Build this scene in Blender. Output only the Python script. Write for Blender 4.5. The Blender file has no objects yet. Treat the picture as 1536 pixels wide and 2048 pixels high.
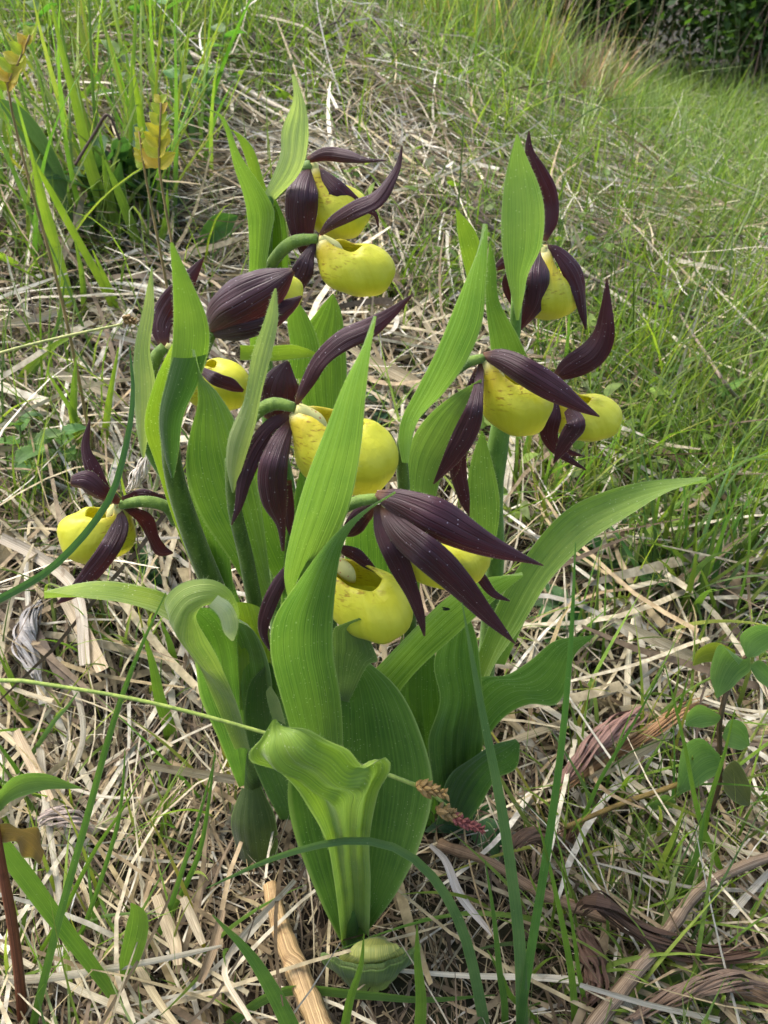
import bpy, math, random
import numpy as np
from mathutils import Vector, Matrix
random.seed(7); rng = np.random.default_rng(7)
R = math.radians
scene = bpy.context.scene
C = scene.collection

# ------------------------------------------------------------------ camera
CAMH, PITCH, FPX = 0.45, R(33.0), 1540.0
cd = bpy.data.cameras.new('camera'); cam = bpy.data.objects.new('camera', cd); C.objects.link(cam)
cam.location = (0, 0, CAMH); cam.rotation_euler = (R(90) - PITCH, 0, 0)
cd.sensor_fit = 'VERTICAL'; cd.sensor_height = 36.0; cd.lens = 36.0 * FPX / 2048.0
cd.clip_start = 0.01; cd.clip_end = 400
cd.dof.use_dof = True; cd.dof.focus_distance = 0.36; cd.dof.aperture_fstop = 24.0
scene.camera = cam
# ------------------------------------------------------------------ world, sun, exposure
SUN_EL, SUN_AZ = R(60), R(-62)          # azimuth measured from +Y (away from camera) towards +X
w = bpy.data.worlds.new('World'); scene.world = w; w.use_nodes = True
nt = w.node_tree; nt.nodes.clear()
sky = nt.nodes.new('ShaderNodeTexSky'); sky.sky_type = 'NISHITA'; sky.sun_disc = False
sky.sun_elevation = SUN_EL; sky.sun_rotation = SUN_AZ
sky.air_density = 0.9; sky.dust_density = 4.0; sky.ozone_density = 0.8
bgn = nt.nodes.new('ShaderNodeBackground'); bgn.inputs['Strength'].default_value = 0.15
wo = nt.nodes.new('ShaderNodeOutputWorld')
nt.links.new(sky.outputs[0], bgn.inputs['Color']); nt.links.new(bgn.outputs[0], wo.inputs['Surface'])
sd = bpy.data.lights.new('sun', 'SUN'); sun = bpy.data.objects.new('sun', sd); C.objects.link(sun)
sd.energy = 1.3; sd.angle = R(30); sd.color = (1.0, 0.985, 0.96)
sv = Vector((math.sin(SUN_AZ) * math.cos(SUN_EL), math.cos(SUN_AZ) * math.cos(SUN_EL), math.sin(SUN_EL)))
sun.rotation_euler = sv.to_track_quat('Z', 'Y').to_euler(); sun.location = (0, 1, 4)
vs = scene.view_settings
vs.view_transform = 'Standard'; vs.look = 'None'; vs.gamma = 1.0; vs.use_curve_mapping = False
vs.exposure = 1.62
scene.cycles.max_bounces = 4; scene.cycles.diffuse_bounces = 2; scene.cycles.transmission_bounces = 3
scene.cycles.glossy_bounces = 2; scene.cycles.transparent_max_bounces = 4

# ------------------------------------------------------------------ pixel <-> place
cp, sp = math.cos(PITCH), math.sin(PITCH)
def ray(px, py):
    a = (px - 768.0) / FPX; b = (1024.0 - py) / FPX
    return np.array([a, cp + b * sp, -sp + b * cp])      # right = X, up = (0, sp, cp), forward = (0, cp, -sp)
CAM = np.array([0, 0, CAMH])
def at(px, py, Y):                       # the point of this pixel's ray that lies Y metres away (horizontally)
    d = ray(px, py); return CAM + d * (Y / d[1])
def _hash(ix, iy, s):
    n = np.sin(ix * 127.1 + iy * 311.7 + s * 74.7) * 43758.5453
    return n - np.floor(n)
def vnoise(x, y, s=0):
    x = np.asarray(x, float); y = np.asarray(y, float)
    ix, iy = np.floor(x), np.floor(y); fx, fy = x - ix, y - iy
    fx = fx * fx * (3 - 2 * fx); fy = fy * fy * (3 - 2 * fy)
    a = _hash(ix, iy, s); b = _hash(ix + 1, iy, s); c = _hash(ix, iy + 1, s); d = _hash(ix + 1, iy + 1, s)
    return (a * (1 - fx) + b * fx) * (1 - fy) + (c * (1 - fx) + d * fx) * fy
def terrain(x, y):
    x = np.asarray(x, float); y = np.asarray(y, float)
    t = np.clip((1.0 - x) / 1.5, 0, 1); k = 0.055 + 0.36 * t * t * (3 - 2 * t)
    h = np.clip(y - 0.32, 0, None); h = 3.0 * (1 - np.exp(-h / 3.0)) * np.clip(h / 0.12, 0, 1) ** 0.5
    bump = (vnoise(x * 9, y * 9, 3) - .5) * .016 + (vnoise(x * 23, y * 23, 4) - .5) * .006
    far = np.clip((np.hypot(x, y) - 1.0) / 4, 0, 1)
    return k * h + bump + (vnoise(x * 1.7, y * 1.7, 5) - .5) * .10 * far
def gnd(px, py, lift=0.0):               # where this pixel's ray meets the ground
    d = ray(px, py); t = 0.15
    for _ in range(4000):
        p = CAM + d * t
        if p[2] <= float(terrain(p[0], p[1])) + lift: return p
        t += 0.002 + t * .001
    return CAM + d * t

# ------------------------------------------------------------------ materials
def new_mat(name):
    m = bpy.data.materials.new(name); m.use_nodes = True; m.node_tree.nodes.clear(); return m
class N:
    def __init__(s, m): s.t = m.node_tree
    def n(s, typ, **kw):
        o = s.t.nodes.new(typ)
        for k, v in kw.items(): setattr(o, k, v)
        return o
    def l(s, a, b): s.t.links.new(a, b)
    def math(s, op, a, b=None, clamp=False):
        o = s.n('ShaderNodeMath', operation=op); o.use_clamp = clamp
        for i, v in enumerate((a, b)):
            if v is None: continue
            if isinstance(v, (int, float)): o.inputs[i].default_value = v
            else: s.l(v, o.inputs[i])
        return o.outputs[0]
    def mix(s, f, a, b, mode='MIX'):
        o = s.n('ShaderNodeMix', data_type='RGBA', blend_type=mode)
        for i, v in ((0, f), (6, a), (7, b)):
            if isinstance(v, (int, float)): o.inputs[i].default_value = v
            elif isinstance(v, tuple): o.inputs[i].default_value = v if len(v) == 4 else (*v, 1)
            else: s.l(v, o.inputs[i])
        return o.outputs[2]
    def noise(s, vec, scale, detail=3, rough=.55):
        o = s.n('ShaderNodeTexNoise'); o.inputs['Scale'].default_value = scale
        o.inputs['Detail'].default_value = detail; o.inputs['Roughness'].default_value = rough
        if vec is not None: s.l(vec, o.inputs['Vector'])
        return o.outputs['Fac']
    def ramp(s, f, stops):
        o = s.n('ShaderNodeValToRGB'); e = o.color_ramp.elements
        while len(e) < len(stops): e.new(0.5)
        for el, (p, c) in zip(e, stops): el.position = p; el.color = (*c, 1) if len(c) == 3 else c
        s.l(f, o.inputs[0]); return o.outputs[0]
    def smooth(s, v, a, b):
        o = s.n('ShaderNodeMapRange', interpolation_type='SMOOTHSTEP')
        o.inputs[1].default_value = a; o.inputs[2].default_value = b; s.l(v, o.inputs[0]); return o.outputs[0]
    def scaled(s, vec, sc):
        o = s.n('ShaderNodeMapping'); o.inputs['Scale'].default_value = sc; s.l(vec, o.inputs[0]); return o.outputs[0]
    def bump(s, h, strength, dist):
        o = s.n('ShaderNodeBump'); o.inputs['Strength'].default_value = strength; o.inputs['Distance'].default_value = dist
        s.l(h, o.inputs['Height']); return o.outputs[0]
    def out(s, sh): o = s.n('ShaderNodeOutputMaterial'); s.l(sh, o.inputs[0])
    def surf(s, col, rough, normal=None, trans=None, tfac=0.0, spec=.3, sheen=0, coat=0):
        b = s.n('ShaderNodeBsdfPrincipled')
        if isinstance(col, tuple): b.inputs['Base Color'].default_value = (*col, 1)
        else: s.l(col, b.inputs['Base Color'])
        if isinstance(rough, (int, float)): b.inputs['Roughness'].default_value = rough
        else: s.l(rough, b.inputs['Roughness'])
        b.inputs['Specular IOR Level'].default_value = spec
        b.inputs['Sheen Weight'].default_value = sheen; b.inputs['Sheen Roughness'].default_value = .4
        b.inputs['Coat Weight'].default_value = coat
        if normal is not None: s.l(normal, b.inputs['Normal'])
        if trans is None: s.out(b.outputs[0]); return
        t = s.n('ShaderNodeBsdfTranslucent')
        if isinstance(trans, tuple): t.inputs[0].default_value = (*trans, 1)
        else: s.l(trans, t.inputs[0])
        if normal is not None: s.l(normal, t.inputs['Normal'])
        mx = s.n('ShaderNodeMixShader'); mx.inputs[0].default_value = tfac
        s.l(b.outputs[0], mx.inputs[1]); s.l(t.outputs[0], mx.inputs[2]); s.out(mx.outputs[0])
    def specks(s, vec, scale, size, keep):      # pollen and dust grains
        v = s.n('ShaderNodeTexVoronoi'); v.inputs['Scale'].default_value = scale; s.l(vec, v.inputs['Vector'])
        sep = s.n('ShaderNodeSeparateColor'); s.l(v.outputs['Color'], sep.inputs[0])
        a = s.math('LESS_THAN', v.outputs['Distance'], size); b = s.math('LESS_THAN', sep.outputs[0], keep)
        return s.math('MULTIPLY', a, b)

def leaf_material(name, tfac=.38, speck=.35, fuzz=.25, veins=9, tcol=(1.4, 1.55, .75)):
    m = new_mat(name); k = N(m)
    tc = k.n('ShaderNodeTexCoord'); oi = k.n('ShaderNodeObjectInfo'); xyz = k.n('ShaderNodeSeparateXYZ')
    k.l(tc.outputs['UV'], xyz.inputs[0]); u, v = xyz.outputs[0], xyz.outputs[1]
    uw = k.math('ADD', u, k.math('MULTIPLY', k.math('SUBTRACT', k.noise(k.scaled(tc.outputs['UV'], (7, 1.3, 1)), 1.0, 1), .5), .035))
    s = k.math('ABSOLUTE', k.math('SINE', k.math('MULTIPLY', uw, math.pi * veins)))
    vein = k.math('SUBTRACT', 1.0, k.smooth(s, 0.0, .26))
    fine = k.noise(k.scaled(tc.outputs['UV'], (64, 1.2, 1)), 1.0, 2)
    blot = k.noise(tc.outputs['Object'], 38, 4)
    base = oi.outputs['Color']
    c = k.mix(k.smooth(blot, .3, .72), k.mix(1.0, base, (.72, .80, .72), 'MULTIPLY'), k.mix(1.0, base, (1.3, 1.18, 1.05), 'MULTIPLY'))
    c = k.mix(k.math('MULTIPLY', k.smooth(fine, .40, .68), .6), c, k.mix(1.0, base, (1.65, 1.45, 1.3), 'MULTIPLY'))
    c = k.mix(k.math('MULTIPLY', vein, .36), c, k.mix(1.0, base, (1.9, 1.6, 1.7), 'MULTIPLY'))
    ed = k.math('ABSOLUTE', k.math('SUBTRACT', u, .5)); edge = k.smooth(ed, .462, .495)
    c = k.mix(k.math('MULTIPLY', edge, .5), c, (.30, .40, .13))
    sk = k.specks(tc.outputs['Object'], 640, .21, speck)
    patch = k.smooth(k.noise(tc.outputs['Object'], 22, 2), .42, .7)
    c2 = k.mix(k.math('MULTIPLY', sk, k.math('ADD', k.math('MULTIPLY', patch, .7), .15)), c, (.62, .68, .35))
    h = k.math('ADD', k.math('MULTIPLY', vein, .6), k.math('MULTIPLY', fine, .7))
    nrm = k.bump(h, .5, .0008)
    k.surf(c2, .48, nrm, k.mix(1.0, c, (*tcol, 1), 'MULTIPLY'), tfac, .32, fuzz)
    return m
M = {}
M['leaf'] = leaf_material('orchid_leaf')
M['weed'] = leaf_material('weed_leaf', .38, .05, .05, 3)
M['blade'] = leaf_material('grass_blade', .38, .06, .0, 4)

def petal_material():
    m = new_mat('purple_petal'); k = N(m)
    tc = k.n('ShaderNodeTexCoord'); xyz = k.n('ShaderNodeSeparateXYZ'); k.l(tc.outputs['UV'], xyz.inputs[0])
    u, v = xyz.outputs[0], xyz.outputs[1]
    s = k.math('ABSOLUTE', k.math('SINE', k.math('MULTIPLY', u, math.pi * 7)))
    vein = k.math('SUBTRACT', 1.0, k.smooth(s, 0.0, .45))
    fine = k.noise(k.scaled(tc.outputs['UV'], (46, 2.2, 1)), 1.0, 3)
    blot = k.noise(tc.outputs['Object'], 60, 3)
    c = k.mix(k.smooth(blot, .3, .7), (.021, .0062, .0082), (.043, .012, .0165))
    c = k.mix(k.math('MULTIPLY', k.smooth(fine, .4, .7), .5), c, (.062, .020, .031))
    c = k.mix(k.math('MULTIPLY', vein, .4), c, (.012, .004, .007))
    c = k.mix(k.math('MULTIPLY', k.math('SUBTRACT', 1.0, k.smooth(v, .0, .09)), .75), c, (.16, .07, .02))
    c = k.mix(k.math('MULTIPLY', k.smooth(v, .955, 1.0), .6), c, (.13, .085, .025))
    sk = k.specks(tc.outputs['Object'], 760, .19, .12)
    c2 = k.mix(k.math('MULTIPLY', sk, .6), c, (.5, .42, .45))
    nrm = k.bump(k.math('ADD', vein, fine), .5, .0006)
    k.surf(c2, .46, nrm, (.16, .012, .01), .12, .36, .12)
    return m
M['petal'] = petal_material()

def pouch_material():
    m = new_mat('yellow_pouch'); k = N(m)
    tc = k.n('ShaderNodeTexCoord'); a = k.n('ShaderNodeAttribute'); a.attribute_name = 'heel'
    heel = a.outputs['Fac']
    n1 = k.noise(tc.outputs['Object'], 45, 3)
    c = k.mix(n1, (.50, .49, .022), (.64, .65, .060))
    c = k.mix(k.math('MULTIPLY', k.smooth(heel, .15, 1.0), .5), c, (.56, .33, .02))
    wv = k.noise(k.scaled(tc.outputs['Object'], (260, 260, 900)), 1.0, 2, .6)
    vein = k.math('MULTIPLY', k.smooth(wv, .55, .66), k.smooth(heel, .03, .35))
    c = k.mix(k.math('MULTIPLY', vein, .75), c, (.22, .08, .012))
    c = k.mix(k.smooth(heel, 1.05, 1.4), c, (.74, .66, .30))
    rib = k.noise(k.scaled(tc.outputs['UV'], (30, 2.5, 1)), 1.0, 3)
    c = k.mix(k.math('MULTIPLY', k.smooth(rib, .45, .7), .35), c, (.44, .42, .008))
    nrm = k.bump(k.math('ADD', k.noise(tc.outputs['Object'], 110, 4), k.math('MULTIPLY', rib, .5)), .45, .0016)
    k.surf(c, .42, nrm, (.80, .74, .04), .28, .34, .08)
    return m
M['pouch'] = pouch_material()
def cream_material():
    m = new_mat('cream_column'); k = N(m); tc = k.n('ShaderNodeTexCoord')
    sk = k.specks(tc.outputs['Object'], 640, .30, .22)
    c = k.mix(k.math('MULTIPLY', sk, .8), (.66, .62, .22), (.40, .06, .03)); k.surf(c, .45, None, (.8, .7, .3), .2); return m
M['cream'] = cream_material()

def stem_material():
    m = new_mat('hairy_stem'); k = N(m); tc = k.n('ShaderNodeTexCoord'); oi = k.n('ShaderNodeObjectInfo')
    n1 = k.noise(k.scaled(tc.outputs['Object'], (1, 1, .25)), 240, 3); n2 = k.noise(tc.outputs['Object'], 900, 2)
    c = k.mix(k.smooth(n1, .3, .7), k.mix(1.0, oi.outputs['Color'], (.7, .75, .7), 'MULTIPLY'), k.mix(1.0, oi.outputs['Color'], (1.35, 1.25, 1.2), 'MULTIPLY'))
    c = k.mix(k.math('MULTIPLY', k.smooth(n2, .58, .75), .4), c, (.24, .34, .12))
    k.surf(c, .6, k.bump(n2, .5, .0006), None, 0, .2, .15); return m
M['stem'] = stem_material()

def hair_material():
    m = new_mat('plant_hair'); k = N(m); k.surf((.52, .62, .30), .6, None, (.6, .7, .3), .4, .2); return m
M['hair'] = hair_material()

def attr_material(name, tfac, tmul, rough=.6, streak=True, spec=.25):
    m = new_mat(name); k = N(m); a = k.n('ShaderNodeAttribute'); a.attribute_name = 'Col'
    tc = k.n('ShaderNodeTexCoord'); n1 = k.noise(tc.outputs['Object'], 160, 3)
    c = k.mix(k.smooth(n1, .3, .75), k.mix(1.0, a.outputs['Color'], (.62, .60, .56), 'MULTIPLY'), k.mix(1.0, a.outputs['Color'], (1.15, 1.15, 1.15), 'MULTIPLY'))
    k.surf(c, rough, None, k.mix(1.0, c, (*tmul, 1), 'MULTIPLY'), tfac, spec); return m
M['straw_mass'] = attr_material('straw_mass', .12, (1.0, .95, .8))
M['green_mass'] = attr_material('green_mass', .38, (1.5, 1.7, .5), .5)
def straw_material():
    m = new_mat('dry_straw'); k = N(m); tc = k.n('ShaderNodeTexCoord'); oi = k.n('ShaderNodeObjectInfo')
    fine = k.noise(k.scaled(tc.outputs['UV'], (22, 2.5, 1)), 1.0, 3); blot = k.noise(tc.outputs['Object'], 90, 4)
    c = k.mix(k.smooth(fine, .35, .7), k.mix(1.0, oi.outputs['Color'], (.6, .56, .5), 'MULTIPLY'), k.mix(1.0, oi.outputs['Color'], (1.15, 1.15, 1.12), 'MULTIPLY'))
    c = k.mix(k.math('MULTIPLY', k.smooth(blot, .6, .74), .6), c, k.mix(1.0, oi.outputs['Color'], (.4, .3, .22), 'MULTIPLY'))
    k.surf(c, .6, k.bump(fine, .5, .0006), k.mix(1.0, c, (1, .9, .7, 1), 'MULTIPLY'), .1, .25); return m
M['straw'] = straw_material()
def soil_material():
    m = new_mat('soil_litter'); k = N(m); tc = k.n('ShaderNodeTexCoord')
    n1 = k.noise(tc.outputs['Object'], 18, 6, .65); n2 = k.noise(tc.outputs['Object'], 190, 5, .7)
    c = k.ramp(n1, [(.3, (.010, .007, .005)), (.52, (.026, .018, .011)), (.74, (.055, .038, .023))])
    c = k.mix(k.smooth(n2, .56, .75), c, (.10, .07, .04)); c = k.mix(k.smooth(k.noise(tc.outputs['Object'], 3.5, 3), .45, .65), c, k.mix(.5, c, (.05, .075, .018)))
    k.surf(c, .9, k.bump(n2, .9, .006), None, 0, .2); return m
M['soil'] = soil_material()
def bark_material():
    m = new_mat('brown_stem'); k = N(m); tc = k.n('ShaderNodeTexCoord'); oi = k.n('ShaderNodeObjectInfo')
    n0 = k.noise(tc.outputs['Object'], 120, 4); n1 = k.noise(k.scaled(tc.outputs['UV'], (44, 1.3, 1)), 1.0, 4, .65)
    c = k.mix(k.smooth(n1, .38, .62), k.mix(1.0, oi.outputs['Color'], (.42, .38, .34), 'MULTIPLY'), k.mix(1.0, oi.outputs['Color'], (1.2, 1.2, 1.2), 'MULTIPLY'))
    c = k.mix(k.math('MULTIPLY', k.smooth(n0, .52, .7), .6), c, k.mix(1.0, oi.outputs['Color'], (.35, .28, .24), 'MULTIPLY'))
    k.surf(c, .6, k.bump(n1, .5, .001), None, 0, .3); return m
M['bark'] = bark_material()

# ------------------------------------------------------------------ mesh helpers
def catmull(pts, t):
    """pts (n,k) sampled at fractions t of its length"""
    P = np.asarray(pts, float); n = len(P)
    if n == 2:
        t = np.asarray(t)[:, None]; return P[0] * (1 - t) + P[1] * t
    seg = np.linalg.norm(np.diff(P[:, :2], axis=0), axis=1) + 1e-6
    s = np.concatenate([[0], np.cumsum(seg)]); s /= s[-1]
    return spline(s, P, t)
def spline(s, P, t):
    P = np.asarray(P, float); n = len(P); out = []
    m = np.zeros_like(P)
    for i in range(n):
        if i == 0: m[i] = (P[1] - P[0]) / (s[1] - s[0])
        elif i == n - 1: m[i] = (P[-1] - P[-2]) / (s[-1] - s[-2])
        else: m[i] = (P[i + 1] - P[i - 1]) / (s[i + 1] - s[i - 1])
    for x in t:
        i = int(min(max(np.searchsorted(s, x, side='right') - 1, 0), n - 2)); h = s[i + 1] - s[i]; u = (x - s[i]) / h
        out.append((2 * u**3 - 3 * u**2 + 1) * P[i] + (u**3 - 2 * u**2 + u) * h * m[i] + (-2 * u**3 + 3 * u**2) * P[i + 1] + (u**3 - u**2) * h * m[i + 1])
    return np.array(out)
def link(name, me, parent=None, color=None):
    o = bpy.data.objects.new(name, me); C.objects.link(o)
    if parent is not None: o.parent = parent
    if color is not None: o.color = (*color, 1)
    return o
def root_of(parent):
    while parent is not None and parent.parent is not None: parent = parent.parent
    return parent
def offset(parent):
    r = root_of(parent); return np.array(r.location) if r is not None else np.zeros(3)
def sheet_mesh(name, grid, mats, hairs=0, hairlen=.0009, flip=False):
    """grid (n,m,3) -> smooth sheet with a UV map (u across, v along) and optional fine fringe hairs"""
    n, m = grid.shape[:2]; verts = grid.reshape(-1, 3).tolist(); faces = []; uvs = []; mi = []
    for i in range(n - 1):
        for j in range(m - 1):
            faces.append((i * m + j, i * m + j + 1, (i + 1) * m + j + 1, (i + 1) * m + j)); mi.append(0)
            for (a, b) in ((j, i), (j + 1, i), (j + 1, i + 1), (j, i + 1)): uvs.append((a / (m - 1), b / (n - 1)))
    if hairs:
        for side in (0, m - 1):
            inner = 1 if side == 0 else m - 2
            for q in range(hairs):
                f = random.uniform(.03, .985) * (n - 1); i = int(f); fr = f - i
                e0 = grid[i, side] * (1 - fr) + grid[i + 1, side] * fr; inn = grid[i, inner] * (1 - fr) + grid[i + 1, inner] * fr
                d = e0 - inn; d = d / (np.linalg.norm(d) + 1e-9); tg = grid[i + 1, side] - grid[i, side]; tg = tg / (np.linalg.norm(tg) + 1e-9)
                L = hairlen * random.uniform(.5, 1.25); b = len(verts)
                tip = e0 + (d + tg * random.uniform(-.3, .6) + rng.normal(0, .35, 3)) * L
                verts += [(e0 - tg * 5e-5 - d * 1e-4).tolist(), (e0 + tg * 5e-5 - d * 1e-4).tolist(), tip.tolist()]
                faces.append((b, b + 1, b + 2)); mi.append(1); uvs += [(.5, .5)] * 3
    me = bpy.data.meshes.new(name); me.from_pydata(verts, [], faces)
    uvl = me.uv_layers.new(name='UVMap'); uvl.data.foreach_set('uv', np.array(uvs, np.float32).ravel())
    me.polygons.foreach_set('use_smooth', [True] * len(faces)); me.polygons.foreach_set('material_index', mi)
    for mt in mats: me.materials.append(mt)
    me.update(); return me
def prof(v, n):
    """a number, or a list of numbers spread along the length"""
    if isinstance(v, (int, float)): return np.full(n, float(v))
    return np.interp(np.linspace(0, 1, n), np.linspace(0, 1, len(v)), v)
def finish_grid(Lp, Rp, m, cup, pleat, npl, wave, fold, seed, curl=0):
    n = len(Lp); u = np.linspace(-1, 1, m); rr = random.Random(seed); ph1, ph2 = rr.uniform(0, 6), rr.uniform(0, 6)
    mid = (Lp + Rp) / 2; tang = np.gradient(mid, axis=0); cr = Rp - Lp; W = np.linalg.norm(cr, axis=1)
    nr = np.cross(tang, cr); ln = np.linalg.norm(nr, axis=1, keepdims=True); nr = nr / np.maximum(ln, 1e-9)
    view = mid - CAM; sgn = np.sign(np.sum(nr * view, axis=1)); 
    for i in range(1, n):                                # keep the normal continuous
        if np.dot(nr[i], nr[i - 1]) < 0: nr[i] *= -1
    if np.sum(np.sum(nr * view, axis=1)) < 0: nr = -nr   # nr points away from the camera
    t = np.linspace(0, 1, n); cup = prof(cup, n); fold = prof(fold, n)
    env = np.sin(np.pi * np.clip(t, 0, 1)) ** .5
    off = (cup[:, None] * (1 - u**2)[None] + fold[:, None] * (1 - np.abs(u))[None]) * W[:, None]
    off += pleat * W[:, None] * np.cos(u[None] * math.pi * npl) * env[:, None] * (.25 + .45 * np.abs(np.sin(u * 2.1 + ph1)))[None]
    off += wave * W[:, None] * (np.abs(u)[None] ** 2) * (np.sin(t * 13 + ph1)[:, None] * (u > 0)[None] + np.sin(t * 11 + ph2)[:, None] * (u < 0)[None]) * env[:, None]
    if curl: off += -curl * W[:, None] * np.clip(np.abs(u) - .75, 0, 1)[None] ** 2 * 16
    g = Lp[:, None] * (1 - (u[None, :, None] + 1) / 2) + Rp[:, None] * ((u[None, :, None] + 1) / 2)
    return g + nr[:, None] * off[:, :, None]
_seed = [0]
def edge_sheet(name, parent, L, Rr, Y, color, mat='leaf', tilt=0.0, cup=.10, pleat=.018, npl=5, wave=.02, fold=0.0, n=34, m=17, hairs=110, jag=0, label=None):
    """a leaf traced by its left and right edge (base to tip); Y = metres away along it, tilt = how much farther its right edge is"""
    _seed[0] += 1; t = np.linspace(0, 1, n); a = catmull(L, t); b = catmull(Rr, t); Yv = prof(Y, n); Tv = prof(tilt, n)
    Lp = np.array([at(a[i, 0], a[i, 1], Yv[i] - Tv[i] / 2) for i in range(n)]); Rp = np.array([at(b[i, 0], b[i, 1], Yv[i] + Tv[i] / 2) for i in range(n)])
    g = finish_grid(Lp, Rp, m, cup, pleat, npl, wave, fold, _seed[0]) - offset(parent)
    mats = [M[mat], M['hair']]
    o = link(name, sheet_mesh(name, g, mats, hairs), parent, color)
    if label: o['label'] = label
    return o
def mid_grid(rows, Y, n, m, cup, pleat, npl, wave, fold, twist=0.0, dY=None, curl=0):
    _seed[0] += 1; t = np.linspace(0, 1, n); P = catmull([r[:3] for r in rows], t)
    tg = np.gradient(P[:, :2], axis=0); tg /= np.linalg.norm(tg, axis=1, keepdims=True) + 1e-9
    pr = np.stack([tg[:, 1], -tg[:, 0]], 1)              # image-plane perpendicular
    Yv = prof(Y, n); tw = prof(twist, n); hw = np.maximum(P[:, 2], .4) / 2; Lp, Rp = [], []
    for i in range(n):
        dd = math.tan(R(tw[i])) * hw[i] / FPX * Yv[i]
        Lp.append(at(P[i, 0] - pr[i, 0] * hw[i], P[i, 1] - pr[i, 1] * hw[i], Yv[i] - dd)); Rp.append(at(P[i, 0] + pr[i, 0] * hw[i], P[i, 1] + pr[i, 1] * hw[i], Yv[i] + dd))
    return finish_grid(np.array(Lp), np.array(Rp), m, cup, pleat, npl, wave, fold, _seed[0], curl)
def mid_sheet(name, parent, rows, Y, color=(1, 1, 1), mat='petal', n=26, m=11, cup=-.12, pleat=.02, npl=3, wave=.03, fold=0.0, twist=0.0, hairs=50, curl=0, label=None):
    """a petal, sepal or blade given by its midline and visible width (x, y, w) in photo pixels"""
    g = mid_grid(rows, Y, n, m, cup, pleat, npl, wave, fold, twist, curl=curl) - offset(parent)
    o = link(name, sheet_mesh(name, g, [M[mat], M['hair']], hairs, .0006), parent, color)
    if label: o['label'] = label
    return o
def tube_mesh(name, P, rad, mat, sides=10, hairs=0, rib=0.0, hairmat='hair'):
    P = np.asarray(P, float); n = len(P); rad = prof(rad, n) if not isinstance(rad, np.ndarray) else rad
    tg = np.gradient(P, axis=0); tg /= np.linalg.norm(tg, axis=1, keepdims=True) + 1e-12
    ref = np.array([0, 1.0, 0.13]); a = np.cross(tg, ref); a /= np.linalg.norm(a, axis=1, keepdims=True) + 1e-9; b = np.cross(tg, a)
    verts = []; faces = []; mi = []
    for i in range(n):
        for j in range(sides):
            f = 2 * math.pi * j / sides; r = rad[i] * (1 + rib * math.cos(j * math.pi)); verts.append((P[i] + (a[i] * math.cos(f) + b[i] * math.sin(f)) * r).tolist())
    for i in range(n - 1):
        for j in range(sides):
            k2 = (j + 1) % sides; faces.append((i * sides + j, i * sides + k2, (i + 1) * sides + k2, (i + 1) * sides + j)); mi.append(0)
    faces.append(tuple(range(sides - 1, -1, -1))); faces.append(tuple((n - 1) * sides + j for j in range(sides))); mi += [0, 0]
    for q in range(hairs):
        i = random.randrange(n - 1); fr = random.random(); f = random.uniform(0, 2 * math.pi)
        c = P[i] * (1 - fr) + P[i + 1] * fr; d = a[i] * math.cos(f) + b[i] * math.sin(f); r = rad[i] * (1 - fr) + rad[i + 1] * fr
        e = c + d * r * .97; k0 = len(verts); L = .0009 * random.uniform(.5, 1.2)
        verts += [(e - tg[i] * 5e-5).tolist(), (e + tg[i] * 5e-5).tolist(), (e + d * L + rng.normal(0, .0002, 3)).tolist()]; faces.append((k0, k0 + 1, k0 + 2)); mi.append(1)
    me = bpy.data.meshes.new(name); me.from_pydata(verts, [], faces); uvl = me.uv_layers.new(name='UVMap')
    vi = np.empty(len(me.loops), np.int32); me.loops.foreach_get('vertex_index', vi); uvl.data.foreach_set('uv', np.stack([(vi % sides) / sides, (vi // sides) / max(n - 1, 1)], 1).astype(np.float32).ravel())
    me.polygons.foreach_set('use_smooth', [True] * len(faces)); me.polygons.foreach_set('material_index', mi)
    me.materials.append(mat); me.materials.append(M[hairmat]); me.update(); return me
def stem_tube(name, parent, rows, Y, color, mat='stem', n=22, sides=12, hairs=260, rib=0.0, wobble=0.0, label=None):
    """tube through (x, y, diameter) in photo pixels"""
    t = np.linspace(0, 1, n); P = catmull([r[:3] for r in rows], t); Yv = prof(Y, n)
    pts = np.array([at(P[i, 0], P[i, 1], Yv[i]) for i in range(n)]); dep = (pts - CAM) @ np.array([0, cp, -sp])
    rad = P[:, 2] / 2 / FPX * dep
    if wobble: rad = rad * (1 + wobble * rng.normal(0, 1, n)); pts = pts + rng.normal(0, 1, pts.shape) * rad[:, None] * wobble
    o = link(name, tube_mesh(name, pts - offset(parent), rad, M[mat], sides, hairs, rib), parent, color)
    if label: o['label'] = label
    return o
def thing(name, label, cat, loc, group=None):
    o = bpy.data.objects.new(name, None); C.objects.link(o); o.location = tuple(loc); o.empty_display_size = .02
    o['label'] = label; o['category'] = cat
    if group: o['group'] = group
    return o
def tag(o, label, cat, group=None):
    o['label'] = label; o['category'] = cat
    if group: o['group'] = group
    return o

# ------------------------------------------------------------------ the ground
def make_ground():
    xs = np.concatenate([-np.geomspace(60, 1.6, 26), np.linspace(-1.5, 1.8, 150), np.geomspace(1.9, 60, 26)])
    ys = np.concatenate([-np.geomspace(20, .6, 12), np.linspace(-.5, 2.2, 140), np.geomspace(2.25, 120, 40)])
    X, Y = np.meshgrid(xs, ys); Z = terrain(X, Y)
    V = np.stack([X, Y, Z], -1).reshape(-1, 3); nx, ny = len(xs), len(ys)
    F = [(j * nx + i, j * nx + i + 1, (j + 1) * nx + i + 1, (j + 1) * nx + i) for j in range(ny - 1) for i in range(nx - 1)]
    me = bpy.data.meshes.new('ground'); me.from_pydata(V.tolist(), [], F); me.polygons.foreach_set('use_smooth', [True] * len(F))
    me.materials.append(M['soil']); o = link('ground', me); o['kind'] = 'structure'
make_ground()

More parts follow.
